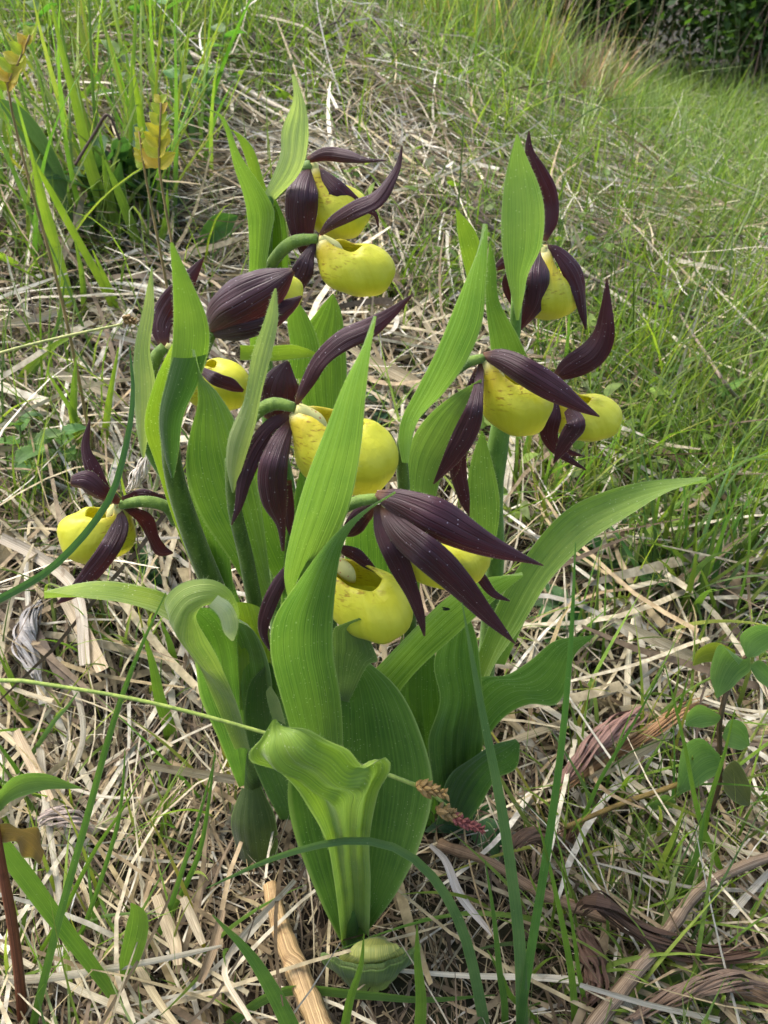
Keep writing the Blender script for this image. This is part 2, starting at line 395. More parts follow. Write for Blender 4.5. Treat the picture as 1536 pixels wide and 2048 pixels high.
# ------------------------------------------------------------------ orchid flowers
def pouch_mesh(name, centre, base, L, toe, up=(0, 0, 1), W=.74, H=.74, open_ax=(-.30, 0, 1), th0=40, off=np.zeros(3), pull=1.0):
    toe = np.array(toe, float); toe /= np.linalg.norm(toe); up = np.array(up, float); up -= toe * up.dot(toe); up /= np.linalg.norm(up); sd_ = np.cross(up, toe)
    A = np.array(open_ax, float); A /= np.linalg.norm(A); Bv = np.array([0, 1.0, 0]); Cv = np.cross(A, Bv)
    nphi = 40; rows = []
    def pt(th, ph, sc):
        d = math.cos(th) * A + math.sin(th) * (math.cos(ph) * Bv + math.sin(ph) * Cv); x, y, z = d
        bl = 1 + .10 * max(0, x) - .05 * max(0, -x); q = np.array([x * (1 + .06 * x), y * bl, z * bl])
        q = q / (abs(q[0])**2.5 + abs(q[1])**2.5 + abs(q[2])**2.5) ** (1 / 2.5) * .5 + q * .5
        q = q * (1 + .035 * math.sin(3.1 * x + 2.3 * y + L * 4000) + .03 * math.sin(4.3 * z - 2.7 * y + L * 7000) + .02 * math.sin(7 * x + 5 * y + 4 * z))
        return np.array([q[0] * L / 2, q[1] * W * L / 2, q[2] * H * L / 2]) * sc, d
    th0 = R(th0)
    sched = [(th0 + R(60), .86), (th0 + R(35), .86), (th0 + R(15), .86), (th0 + R(3), .87), (th0 - R(3), .91), (th0 - R(5), .96), (th0 - R(3), 1.0)]
    sched += [(th0 + (math.pi - th0) * q / 22, 1.0) for q in range(1, 22)]
    hd = np.array([-.80, 0, .60]); verts = []; heel = []
    heelp = np.array([hd[0] * L / 2, 0, hd[2] * H * L / 2]); bl = np.array([(base - centre).dot(toe), (base - centre).dot(sd_), (base - centre).dot(up)])
    def place(p, d, inner):
        ang = math.acos(max(-1, min(1, float(d.dot(hd))))); wgt = math.exp(-(ang / .52) ** 2) * pull
        p = p + (bl * .96 - heelp) * wgt
        verts.append((centre + toe * p[0] + sd_ * p[1] + up * p[2] - off).tolist()); heel.append(math.exp(-(ang / .95) ** 2) * 1.05 + (.35 * wgt))
    for th, sc in sched:
        for j in range(nphi):
            ph = 2 * math.pi * j / nphi; p, d = pt(th, ph, sc)
            p = p + np.array([0, 0, .022 * L * math.sin(3 * ph + L * 900) + .014 * L * math.sin(5 * ph + L * 500)]) * (1 if th < th0 + .2 else 0); place(p, d, sc < .97)
    p, d = pt(math.pi, 0, 1.0); place(p, d, False); last = len(verts) - 1
    faces = []; uv = []; nr_ = len(sched)
    for i in range(nr_ - 1):
        for j in range(nphi):
            k2 = (j + 1) % nphi; faces.append((i * nphi + j, i * nphi + k2, (i + 1) * nphi + k2, (i + 1) * nphi + j))
            uv += [(j / nphi, i / nr_), ((j + 1) / nphi, i / nr_), ((j + 1) / nphi, (i + 1) / nr_), (j / nphi, (i + 1) / nr_)]
    for j in range(nphi):
        faces.append(((nr_ - 1) * nphi + j, (nr_ - 1) * nphi + (j + 1) % nphi, last)); uv += [(j / nphi, .97), ((j + 1) / nphi, .97), ((j + .5) / nphi, 1)]
    me = bpy.data.meshes.new(name); me.from_pydata(verts, [], faces); me.polygons.foreach_set('use_smooth', [True] * len(faces))
    l = me.uv_layers.new(name='UVMap'); l.data.foreach_set('uv', np.array(uv, np.float32).ravel())
    at_ = me.attributes.new('heel', 'FLOAT', 'POINT'); at_.data.foreach_set('value', np.array(heel, np.float32))
    me.materials.append(M['pouch']); me.update(); return me
def flower(shoot, pedicel, Y, base, petals, sepals, pouch=None, tip=None, pcol=(.11, .18, .03)):
    """pedicel rows (x,y,d) make the part 'flower' (its green ovary); petals, sepals, pouch and column hang on it"""
    f = stem_tube('flower', shoot, pedicel, Y, pcol, n=14, hairs=90)
    Yb = prof(Y, 5)[-1]; off = offset(shoot); bp = at(base[0], base[1], Yb)
    for kind, lst in (('petal', petals), ('sepal', sepals)):
        for e in lst:
            rows = e['r']; y0 = Yb + e.get('dY', 0.0); y1 = Yb + e.get('dYt', e.get('dY', 0.0))
            mid_sheet(kind, f, rows, e.get('Y', [Yb, y0, (y0 + y1) / 2, y1]), cup=e.get('cup', -.10), twist=e.get('tw', 0), wave=e.get('wave', .07), fold=e.get('fold', -.05), pleat=.035, npl=4, m=15)
    if pouch:
        px, py, L, toe = pouch[:4]; kw = pouch[4] if len(pouch) > 4 else {}; dY = kw.pop('dY', 0.0)
        c = at(px, py, Yb + dY); me = pouch_mesh('pouch', c, bp, L, toe, off=off, **kw); po = link('pouch', me, f)
        # column with its staminode: a pale rounded tongue leaning into the mouth of the pouch
        tv = np.array(toe, float); tv /= np.linalg.norm(tv); upv = np.array([0, 0, 1.0]); sv_ = np.cross(upv, tv); sv_ /= np.linalg.norm(sv_)
        e = c + upv * L * .14 - tv * L * .17; n = 12; P = []
        for i in range(n):
            q = i / (n - 1); P.append(bp * (1 - q) + e * q + upv * L * .06 * math.sin(q * math.pi))
        rad = np.array([.10, .12, .13, .13, .13, .14, .155, .165, .16, .14, .10, .03]) * L * .52
        link('column', tube_mesh('column', np.array(P) - off, rad, M['cream'], 12), f)
    return f
G1 = (.13, .235, .036); G2 = (.105, .205, .032); G3 = (.078, .168, .029); G4 = (.06, .14, .026); GP = (.24, .31, .12); GY = (.17, .26, .028)
GROUP = 'flowering orchid shoots of the clump'
def shoot(label, px, py, Y):
    p = at(px, py, Y); p[2] = float(terrain(p[0], p[1])) - .004
    return thing('orchid_shoot', label, 'orchid', p, GROUP)

# --- front shoot
s = shoot('orchid shoot with the broad ground-reaching leaf, folded leaf and drooping dark-hooded flower', 705, 1900, .235)
edge_sheet('leaf', s, [(688, 1895), (640, 1800), (597, 1690), (577, 1590), (588, 1500), (620, 1400), (668, 1325)], [(722, 1880), (790, 1790), (845, 1670), (866, 1570), (838, 1455), (795, 1375), (722, 1312)], [.232, .236, .24, .25, .262], G3, cup=.16, pleat=.03, npl=7, wave=.015)
edge_sheet('leaf', s, [(684, 1890), (668, 1760), (650, 1670), (612, 1592), (560, 1545), (503, 1526), (497, 1505), (520, 1480), (545, 1440)], [(738, 1875), (741, 1760), (737, 1660), (752, 1570), (781, 1527), (772, 1510), (730, 1532), (692, 1487), (620, 1455), (566, 1452), (552, 1438)], [.230, .222, .208, .195, .188, .186, .19], (.145, .24, .03), cup=[.3, .2, .0, -.08, -.1, -.05], pleat=.11, npl=3, wave=.07, fold=[.1, .05, -.12, -.16, -.1, 0], n=48, m=25)
edge_sheet('leaf', s, [(655, 1700), (610, 1560), (572, 1430), (542, 1310), (548, 1240), (580, 1185), (650, 1090), (702, 1040), (790, 984)], [(705, 1700), (690, 1560), (682, 1400), (668, 1310), (668, 1210), (680, 1110), (700, 1062), (740, 1020), (792, 986)], [.232, .228, .222, .220, .222, .225, .23], G2, cup=[.2, .16, .10, .06, .1], pleat=.02, npl=6, wave=.02, tilt=[0, .006, .012, .004], n=40)
edge_sheet('bract', s, [(580, 1215), (568, 1150), (580, 1070), (610, 960), (650, 860), (690, 760), (722, 700), (751, 633)], [(604, 1215), (655, 1110), (692, 1030), (711, 960), (723, 880), (729, 800), (741, 700), (753, 633)], [.236, .232, .23, .228, .226], (.145, .25, .05), cup=[.15, .1, .06], pleat=.025, npl=5, wave=.01, tilt=.012, n=40, hairs=170)
stem_tube('stem', s, [(708, 1925, 44), (690, 1760, 34), (650, 1560, 30), (615, 1380, 28), (590, 1210, 26)], [.238, .238, .236, .236], G3)
# the sheath at the foot
edge_sheet('sheath', s, [(712, 2000), (676, 1955), (641, 1903), (668, 1915), (690, 1912)], [(765, 1995), (803, 1945), (842, 1893), (815, 1905), (792, 1915)], [.222, .218, .216, .214], (.12, .19, .045), cup=[-.2, -.25, -.2, -.1], pleat=.02, wave=.05, hairs=30)
edge_sheet('sheath_flap', s, [(662, 1926), (692, 1908), (722, 1881), (748, 1869)], [(818, 1912), (808, 1903), (790, 1888), (766, 1872)], [.213, .212, .217, .224], (.36, .38, .11), cup=[-.05, -.14, -.12, 0], pleat=.004, wave=.06, hairs=20)
flower(s, [(596, 1190, 24), (625, 1090, 24), (665, 1030, 26), (715, 1003, 25), (762, 996, 20)], [.238, .242, .245], (762, 996),
  petals=[dict(r=[(760, 1010, 16), (800, 1062, 54), (860, 1112, 64), (920, 1170, 56), (970, 1225, 34), (1030, 1287, 3)], dY=-.024, dYt=-.02),
          dict(r=[(754, 1010, 14), (768, 1065, 40), (797, 1125, 44), (824, 1185, 30), (842, 1238, 18), (849, 1272, 4)], dY=-.012)],
  sepals=[dict(r=[(752, 990, 20), (800, 1005, 58), (862, 1035, 82), (930, 1070, 70), (1000, 1100, 36), (1050, 1118, 15), (1087, 1131, 3)], dY=-.012, cup=-.22),
          dict(r=[(930, 1110, 10), (965, 1160, 22), (988, 1188, 15), (1020, 1202, 3)], Y=[.25, .252, .25]),
          dict(r=[(752, 1008, 14), (722, 1035, 40), (700, 1060, 34), (684, 1070, 6)], dY=.008)],
  pouch=(886, 1112, .0355, (1, -.10, -.12), dict(H=.62, th0=32)))

# --- second flower of the front, half hidden behind the front leaf
s = shoot('orchid shoot whose pale open pouch peeks out behind the front leaf above a torn leaf', 705, 1680, .30)
stem_tube('stem', s, [(705, 1700, 36), (690, 1500, 30), (668, 1320, 28), (655, 1180, 24)], [.30, .285, .27], G3)
edge_sheet('leaf', s, [(676, 1420), (666, 1320), (667, 1258), (690, 1247), (718, 1236)], [(688, 1420), (738, 1328), (756, 1316), (744, 1288), (722, 1238)], [.262, .252, .247, .245], (.10, .17, .05), cup=.05, wave=.06, hairs=60, label='torn brown-edged leaf')
edge_sheet('leaf', s, [(700, 1640), (690, 1500), (700, 1400), (760, 1330), (850, 1235), (910, 1185), (970, 1158), (1046, 1150)], [(760, 1640), (800, 1500), (790, 1410), (830, 1350), (920, 1262), (985, 1205), (1020, 1175), (1047, 1152)], [.30, .285, .275, .27, .265, .26], G1, cup=.12, pleat=.03, npl=6, tilt=.01)
edge_sheet('leaf', s, [(560, 1640), (505, 1530), (489, 1440), (498, 1370), (534, 1328)], [(640, 1680), (625, 1560), (600, 1440), (572, 1370), (540, 1325)], [.30, .285, .275, .27], G4, cup=.14, pleat=.03, npl=6)
edge_sheet('leaf', s, [(545, 1440), (532, 1385), (540, 1372)], [(572, 1450), (558, 1400), (543, 1374)], [.262, .262, .262], GP, hairs=20)
flower(s, [(655, 1190, 22), (652, 1150, 24), (655, 1120, 20)], [.27, .268, .266], (657, 1118),
  petals=[dict(r=[(672, 1095, 10), (698, 1103, 24), (725, 1120, 24), (758, 1148, 3)], dY=.004),
          dict(r=[(590, 1115, 8), (560, 1165, 28), (536, 1215, 30), (526, 1262, 20), (540, 1302, 3)], Y=[.268, .262, .256, .252])], sepals=[],
  pouch=(733, 1203, .0405, (.80, -.62, -.28), dict(th0=38, dY=-.006, H=.70, open_ax=(-.42, 0, 1), pull=.7)))

# --- left shoot with the curled torn leaf; carries the big central flower
s = shoot('orchid shoot with a leaf curled over and torn pale at its end, big central flower', 500, 1600, .315)
stem_tube('stem', s, [(505, 1640, 40), (512, 1450, 34), (518, 1280, 32), (495, 1130, 31), (468, 1010, 29), (462, 920, 26)], [.315, .305, .295, .285, .275], (.07, .125, .018), hairs=800)
edge_sheet('bract', s, [(464, 985), (456, 950), (452, 920), (458, 870), (488, 800), (504, 710), (527, 645), (549, 577)], [(468, 985), (478, 955), (488, 925), (511, 850), (522, 792), (545, 700), (556, 640), (553, 577)], [.269, .268, .267, .266, .266], GP, cup=[-.25, -.2, .1, .15], pleat=.03, npl=4, wave=.04, hairs=150)
edge_sheet('leaf', s, [(522, 1215), (462, 1122), (402, 1032), (375, 940), (380, 870), (396, 800), (384, 700)], [(545, 1190), (528, 1060), (508, 945), (470, 842), (432, 782), (404, 752), (388, 700)], [.298, .292, .286, .282, .28], G1, cup=.10, pleat=.025, npl=5, tilt=-.006, hairs=170)
edge_sheet('leaf', s, [(478, 1575), (440, 1485), (402, 1395), (390, 1320), (372, 1275), (340, 1235)], [(510, 1580), (530, 1480), (545, 1380), (530, 1300), (505, 1255), (470, 1240)], [.312, .295, .275, .262, .255], G3, cup=.2, pleat=.05, npl=5, hairs=80)
edge_sheet('leaf', s, [(470, 1500), (428, 1400), (382, 1300), (340, 1232), (331, 1196), (364, 1164), (420, 1157), (460, 1180), (477, 1220), (474, 1262), (462, 1279)], [(500, 1500), (472, 1400), (442, 1330), (408, 1268), (393, 1236), (397, 1219), (414, 1209), (430, 1213), (441, 1232), (450, 1256), (458, 1277)], [.268, .262, .252, .244, .24, .238, .238, .24], (.19, .275, .07), cup=[.15, .1, -.2, -.28, -.28, -.2], pleat=.03, npl=5, wave=.02, n=46, hairs=120, label='leaf tip curled over, dusted with pollen')
edge_sheet('torn_tip', s, [(416, 1212), (438, 1232), (446, 1262), (462, 1281)], [(436, 1190), (466, 1212), (477, 1248), (468, 1281)], [.2345, .2335, .234, .236], (.42, .48, .30), cup=-.15, pleat=.02, wave=.05, n=14, m=9, hairs=30, label='torn pale underside of the curled leaf')
edge_sheet('sheath', s, [(478, 1715), (462, 1640), (484, 1575)], [(556, 1720), (552, 1640), (522, 1572)], [.29, .292, .298], (.06, .095, .03), cup=-.25, pleat=.02, n=16, hairs=20)
edge_sheet('leaf', s, [(400, 1300), (345, 1197), (262, 1171), (180, 1163), (88, 1183)], [(425, 1330), (386, 1276), (330, 1236), (250, 1207), (172, 1194), (88, 1184)], [.262, .262, .258, .256, .254], GY, cup=.1, pleat=.02, tilt=-.02, hairs=130)
edge_sheet('leaf', s, [(480, 1420), (474, 1280), (465, 1205)], [(545, 1430), (540, 1270), (520, 1215)], [.29, .27, .262], GY, cup=.1, hairs=50)
flower(s, [(470, 915, 24), (505, 835, 26), (545, 808, 27), (590, 815, 20)], [.275, .275, .276, .276], (590, 818),
  petals=[dict(r=[(580, 828, 10), (545, 852, 34), (508, 905, 40), (488, 962, 30), (478, 1010, 17), (463, 1050, 3)], dY=-.004, dYt=-.012),
          dict(r=[(582, 842, 12), (562, 882, 42), (545, 942, 60), (549, 1000, 52), (562, 1050, 20), (566, 1102, 6)], dY=-.016, dYt=-.018, cup=-.16)],
  sepals=[dict(r=[(592, 810, 8), (612, 770, 26), (645, 717, 34), (690, 678, 44), (740, 655, 40), (790, 620, 20), (827, 587, 3)], dY=-.002, dYt=-.01, tw=[0, 40, 30, 20, 0], wave=.08),
          dict(r=[(575, 960, 16), (578, 1020, 22), (580, 1055, 14), (585, 1080, 3)], Y=[.28, .28, .28])],
  pouch=(688, 908, .042, (1, -.20, -.30), dict(th0=34, H=.76)))

# --- tall left shoot with the closed hood
s = shoot('orchid shoot with thick hairy stem and a closed purple hood over its pouch', 500, 1610, .34)
stem_tube('stem', s, [(495, 1640, 42), (500, 1450, 42), (472, 1290, 44), (428, 1175, 44), (387, 1075, 44), (348, 950, 40), (338, 850, 36)], [.34, .33, .32, .31, .30], (.07, .125, .018), hairs=900)
edge_sheet('bract', s, [(320, 880), (318, 830), (332, 770), (344, 700), (347, 600), (340, 485)], [(356, 880), (360, 838), (396, 765), (419, 690), (413, 632), (382, 562), (346, 485)], [.300, .297, .293, .29, .288], (.14, .24, .035), cup=[-.35, -.28, -.05, .1, .12], pleat=.015, npl=7, wave=.02, hairs=200)
edge_sheet('sheath', s, [(342, 955), (326, 900), (319, 825), (333, 760), (346, 714)], [(348, 955), (358, 900), (367, 832), (397, 765), (414, 708)], [.2935, .290, .286, .284, .283], (.04, .095, .022), cup=[-.4, -.35, -.25, -.15], pleat=.015, npl=5, n=18, hairs=60, label='dark swollen bract base')
edge_sheet('leaf', s, [(405, 1180), (352, 1055), (312, 930), (289, 850), (310, 760), (343, 690)], [(445, 1170), (385, 1000), (352, 900), (338, 820), (345, 760), (352, 690)], [.322, .315, .31, .306, .304], GY, cup=.12, tilt=.006, hairs=150)
edge_sheet('leaf', s, [(405, 1180), (390, 1040), (372, 930), (385, 850), (400, 830)], [(468, 1180), (450, 1040), (430, 930), (420, 870), (403, 830)], [.34, .335, .33, .325], G2, cup=.12, hairs=60)
flower(s, [(365, 800, 22), (395, 735, 24), (412, 690, 24), (425, 662, 22)], [.31, .315, .315], (425, 660),
  petals=[dict(r=[(424, 668, 14), (470, 655, 56), (530, 640, 50), (578, 612, 30), (604, 592, 4)], dY=-.012, cup=-.2)],
  sepals=[dict(r=[(420, 656, 26), (448, 628, 80), (495, 598, 100), (545, 570, 76), (586, 540, 12)], dY=-.012, cup=-.30)],
  pouch=(534, 606, .031, (1, -.05, .62), dict(th0=30, dY=.004, W=.62, H=.6)))

# --- far left pale bract, flower behind it
s = shoot('orchid shoot with a narrow pale bract at the outer left, flower turned away', 485, 1560, .36)
stem_tube('stem', s, [(480, 1560, 34), (485, 1400, 30), (455, 1250, 28), (405, 1100, 28), (340, 965, 26), (300, 900, 25), (284, 850, 24)], [.36, .355, .35, .34], G3)
edge_sheet('bract', s, [(284, 915), (275, 870), (266, 775), (270, 690), (285, 620), (303, 533)], [(289, 915), (297, 870), (310, 805), (310, 762), (300, 700), (308, 622), (305, 533)], [.333, .333, .332, .332, .331], GP, cup=[-.3, -.1, .12], pleat=.03, npl=4, hairs=140)
flower(s, [(290, 830, 20), (300, 760, 24), (312, 715, 26), (330, 692, 20)], [.34, .345, .347], (330, 690),
  petals=[dict(r=[(395, 735, 10), (430, 757, 26), (462, 770, 26), (487, 782, 6)], dY=-.012)],
  sepals=[dict(r=[(328, 692, 20), (322, 650, 44), (340, 610, 52), (376, 560, 34), (408, 514, 3)], dY=.006)],
  pouch=(432, 772, .033, (1, .1, -.05), dict(th0=26, dY=.01, pull=.4)))

# --- low left flower
s = shoot('short orchid shoot with a yellow flower hanging low over the dry straw', 490, 1510, .37)
stem_tube('stem', s, [(490, 1500, 30), (478, 1300, 26), (425, 1150, 24), (372, 1055, 23), (352, 1030, 22)], [.37, .355, .34, .33], G3)
edge_sheet('leaf', s, [(450, 1420), (432, 1250), (405, 1120), (410, 1060)], [(500, 1420), (490, 1250), (450, 1120), (413, 1060)], [.362, .352, .345, .34], G3, hairs=60)
flower(s, [(352, 1045, 22), (335, 1015, 24), (290, 1003, 24), (240, 1010, 18)], [.33, .328, .326, .325], (238, 1010),
  petals=[dict(r=[(236, 1018, 14), (240, 1052, 36), (217, 1100, 42), (185, 1142, 38), (150, 1183, 26), (112, 1208, 3)], dY=-.022, dYt=-.03),
          dict(r=[(248, 1016, 10), (288, 1036, 28), (306, 1075, 26), (322, 1100, 24), (346, 1106, 4)], dY=.006, wave=.1)],
  sepals=[dict(r=[(237, 1003, 14), (206, 985, 34), (172, 962, 40), (143, 962, 22)], dY=-.006, cup=-.25),
          dict(r=[(212, 985, 24), (186, 938, 30), (171, 895, 20), (180, 838, 3)], Y=[.326, .33, .335]),
          dict(r=[(243, 1000, 12), (285, 990, 24), (318, 997, 18), (335, 1000, 6)], dY=.008)],
  pouch=(199, 1068, .0375, (-1, -.25, -.05), dict(th0=33, dY=-.002)))

# --- back left, two flowers
s = shoot('tallest orchid shoot with two flowers and a pale pointed bract at the back', 560, 1500, .41)
stem_tube('stem', s, [(560, 1480, 30), (550, 1100, 28), (535, 800, 26), (530, 600, 26), (533, 480, 24), (537, 390, 20)], [.41, .41, .405, .40], G2)
edge_sheet('bract', s, [(526, 395), (560, 312), (563, 262), (586, 200), (583, 148)], [(548, 402), (600, 345), (616, 285), (613, 220), (590, 150)], [.40, .395, .392, .39], (.30, .38, .16), cup=[-.2, -.1, .1, .1], pleat=.04, npl=4, wave=.05, hairs=120)
edge_sheet('leaf', s, [(500, 700), (498, 560), (498, 480), (489, 400), (470, 340), (440, 235), (402, 214)], [(530, 700), (530, 560), (542, 470), (549, 422), (522, 372), (482, 312), (446, 232), (404, 214)], [.395, .39, .388, .385, .38], (.15, .255, .04), cup=.12, fold=.06, pleat=.02, npl=5, wave=.05, hairs=140)
edge_sheet('leaf', s, [(520, 560), (515, 430), (498, 340), (470, 268), (448, 255)], [(565, 560), (560, 440), (532, 375), (508, 300), (480, 268), (450, 254)], [.405, .402, .40, .398], GY, cup=.12, fold=.05, wave=.05, hairs=80)
edge_sheet('leaf', s, [(530, 620), (540, 470), (548, 398)], [(578, 600), (572, 450), (551, 396)], [.41, .405, .402], G2, hairs=50)
flower(s, [(540, 400, 18), (575, 365, 18), (600, 340, 20), (622, 328, 20)], [.405, .41, .412], (624, 326),
  petals=[dict(r=[(620, 335, 10), (607, 372, 58), (602, 420, 66), (604, 460, 50), (612, 505, 24)], dY=-.014, cup=-.2),
          dict(r=[(632, 335, 12), (655, 365, 38), (690, 396, 40), (725, 415, 20), (750, 428, 10), (757, 455, 3)], dY=-.008)],
  sepals=[dict(r=[(616, 320, 14), (650, 308, 28), (690, 312, 28), (730, 320, 12), (773, 321, 3)], dY=-.004, dYt=-.02, cup=-.2)],
  pouch=(672, 422, .035, (1, -.1, -.22), dict(th0=30)), pcol=(.16, .24, .07))
flower(s, [(530, 560, 22), (548, 520, 24), (585, 485, 26), (635, 477, 19)], [.40, .392, .386, .385], (637, 477),
  petals=[dict(r=[(634, 483, 8), (617, 510, 26), (604, 545, 44), (585, 580, 30), (565, 610, 6)], dY=-.006, wave=.1),
          dict(r=[(625, 500, 10), (600, 560, 20), (592, 610, 22), (606, 652, 4)], dY=.008)],
  sepals=[dict(r=[(640, 470, 7), (665, 446, 26), (710, 420, 36), (752, 400, 32), (780, 362, 22), (797, 330, 12), (804, 291, 3)], dY=-.016, tw=[0, 20, 40, 30], wave=.08)],
  pouch=(712, 540, .036, (1, -.12, -.10), dict(th0=32, H=.70)))

# --- hidden shoot in the middle of the clump
s = shoot('orchid shoot buried in the middle of the clump, only a dark sepal and leaves showing', 640, 1560, .34)
stem_tube('stem', s, [(640, 1560, 30), (620, 1250, 28), (575, 960, 26), (548, 850, 22)], [.34, .335, .325, .315], G3)
edge_sheet('leaf', s, [(630, 900), (600, 780), (598, 680), (635, 622), (664, 588)], [(690, 900), (694, 760), (690, 680), (682, 622), (667, 588)], [.36, .36, .36, .36], G1, cup=.12, pleat=.04, hairs=80)
edge_sheet('leaf', s, [(480, 690), (540, 692), (590, 690), (642, 709)], [(480, 720), (545, 722), (600, 717), (642, 711)], [.33, .33, .335, .34], GY, cup=.1, hairs=50)
edge_sheet('leaf', s, [(560, 1180), (505, 1060), (500, 960), (520, 870)], [(620, 1180), (580, 1060), (560, 960), (525, 870)], [.32, .315, .31, .305], G2, cup=.12, hairs=70)
edge_sheet('leaf', s, [(560, 1230), (570, 1100), (585, 1010), (600, 940)], [(660, 1230), (670, 1100), (650, 1010), (605, 940)], [.32, .315, .312, .31], G3, cup=.12, hairs=70)
edge_sheet('leaf', s, [(570, 760), (580, 690), (575, 640), (590, 600)], [(640, 760), (640, 700), (620, 640), (594, 600)], [.345, .345, .345, .345], G1, cup=.12, hairs=60)
edge_sheet('leaf', s, [(700, 1250), (690, 1130), (700, 1050), (770, 1010)], [(830, 1250), (840, 1130), (810, 1060), (780, 1010)], [.33, .32, .315, .31], G2, cup=.12, hairs=60)
flower(s, [(548, 860, 22), (546, 842, 22), (552, 832, 20)], [.315, .315, .315], (552, 832), petals=[],
  sepals=[dict(r=[(552, 838, 50), (558, 800, 82), (563, 760, 68), (576, 722, 6)], dY=0.0, cup=-.2)])

# --- right shoot with the long slanting bract
s = shoot('orchid shoot with a long slanting bract and a full yellow flower under a dark hood', 830, 1640, .315)
stem_tube('stem', s, [(835, 1660, 34), (825, 1350, 28), (812, 1100, 26), (808, 980, 25), (803, 905, 25), (814, 848, 24)], [.315, .315, .312, .31], (.075, .13, .018), hairs=800)
edge_sheet('bract', s, [(804, 925), (797, 880), (804, 835), (832, 778), (882, 680), (930, 562), (960, 490), (972, 448)], [(809, 925), (822, 885), (838, 838), (884, 788), (932, 720), (964, 645), (971, 562), (975, 448)], [.304, .303, .302, .301, .30], (.125, .225, .045), cup=[-.25, .08, .1], fold=.04, pleat=.03, npl=5, tilt=.01, hairs=200)
edge_sheet('leaf', s, [(812, 1020), (812, 915), (840, 852), (892, 800), (962, 758)], [(870, 1000), (885, 950), (930, 890), (945, 830), (964, 762)], [.325, .325, .325, .33], (.13, .22, .05), cup=.12, hairs=100)
edge_sheet('leaf', s, [(820, 1560), (790, 1430), (800, 1330), (850, 1260)], [(900, 1560), (890, 1440), (880, 1350), (856, 1260)], [.312, .305, .30, .295], G3, cup=.14, pleat=.04, hairs=60)
flower(s, [(835, 830, 20), (890, 760, 22), (935, 725, 22), (968, 716, 18)], [.312, .32, .335, .34], (968, 716),
  petals=[dict(r=[(962, 728, 12), (955, 785, 24), (940, 848, 46), (905, 912, 36), (867, 968, 3)], dY=-.022, dYt=-.026),
          dict(r=[(956, 735, 10), (935, 800, 26), (922, 870, 26), (912, 935, 14), (905, 960, 3)], dY=-.006)],
  sepals=[dict(r=[(966, 712, 14), (1002, 718, 42), (1052, 745, 58), (1110, 780, 50), (1160, 812, 26), (1199, 833, 3)], dY=-.014, dYt=-.022, cup=-.18),
          dict(r=[(940, 780, 12), (925, 870, 22), (916, 935, 34), (928, 995, 24), (938, 1032, 3)], Y=[.345, .345, .342])],
  pouch=(1030, 808, .0365, (1, -.12, -.28), dict(H=.74, th0=30)))

# --- back right, two flowers, broad ribbed bract
s = shoot('orchid shoot with an upright ribbed bract and two flowers at the right back', 930, 1600, .37)
stem_tube('stem', s, [(950, 1600, 38), (975, 1300, 36), (990, 1120, 38), (986, 980, 40), (996, 890, 44), (1012, 780, 26), (1028, 680, 24), (1035, 570, 22)], [.37, .37, .37, .372, .372, .37, .37, .37], G2, hairs=420)
edge_sheet('bract', s, [(1032, 640), (1024, 595), (1012, 545), (1003, 480), (1005, 400), (1016, 330), (1033, 268)], [(1038, 640), (1047, 595), (1056, 550), (1082, 495), (1089, 430), (1081, 380), (1052, 310), (1036, 268)], [.364, .363, .361, .36, .358], (.17, .275, .06), cup=[-.3, -.22, -.1, .06], pleat=.03, npl=6, wave=.01, hairs=180)
edge_sheet('leaf', s, [(990, 760), (976, 650), (970, 570), (978, 490)], [(1075, 760), (1035, 670), (998, 600), (991, 530), (981, 488)], [.362, .36, .358, .356], (.12, .22, .035), cup=.12, fold=.05, pleat=.03, hairs=110)
edge_sheet('leaf', s, [(940, 580), (918, 485), (911, 417)], [(985, 570), (952, 465), (914, 418)], [.375, .37, .368], GY, cup=.12, hairs=60)
edge_sheet('leaf', s, [(952, 1120), (934, 1000), (940, 930), (963, 862)], [(985, 1120), (1000, 1010), (986, 930), (966, 862)], [.36, .355, .352, .35], (.13, .225, .045), cup=[-.1, -.05, .1], hairs=90)
flower(s, [(1036, 590, 18), (1060, 540, 20), (1078, 505, 20), (1087, 490, 18)], [.372, .395, .40, .40], (1087, 490),
  petals=[dict(r=[(1076, 500, 18), (1068, 540, 60), (1063, 590, 66), (1050, 630, 38), (1036, 664, 4)], dY=-.014, cup=-.2),
          dict(r=[(1088, 493, 10), (1115, 505, 26), (1140, 535, 38), (1155, 570, 32), (1163, 612, 22), (1172, 660, 3)], dY=-.004, tw=[0, 20, 40, 0])],
  sepals=[dict(r=[(1090, 482, 8), (1098, 440, 36), (1092, 390, 46), (1071, 340, 40), (1058, 300, 18), (1058, 262, 3)], dY=.004, tw=[0, 20, 10]),
          dict(r=[(1045, 512, 26), (1012, 524, 26), (988, 540, 8)], Y=[.40, .40, .40]), dict(r=[(1030, 530, 22), (1016, 570, 24), (1028, 615, 8)], Y=[.395, .395, .395])],
  pouch=(1096, 588, .036, (.72, .62, -.3), dict(th0=28)))
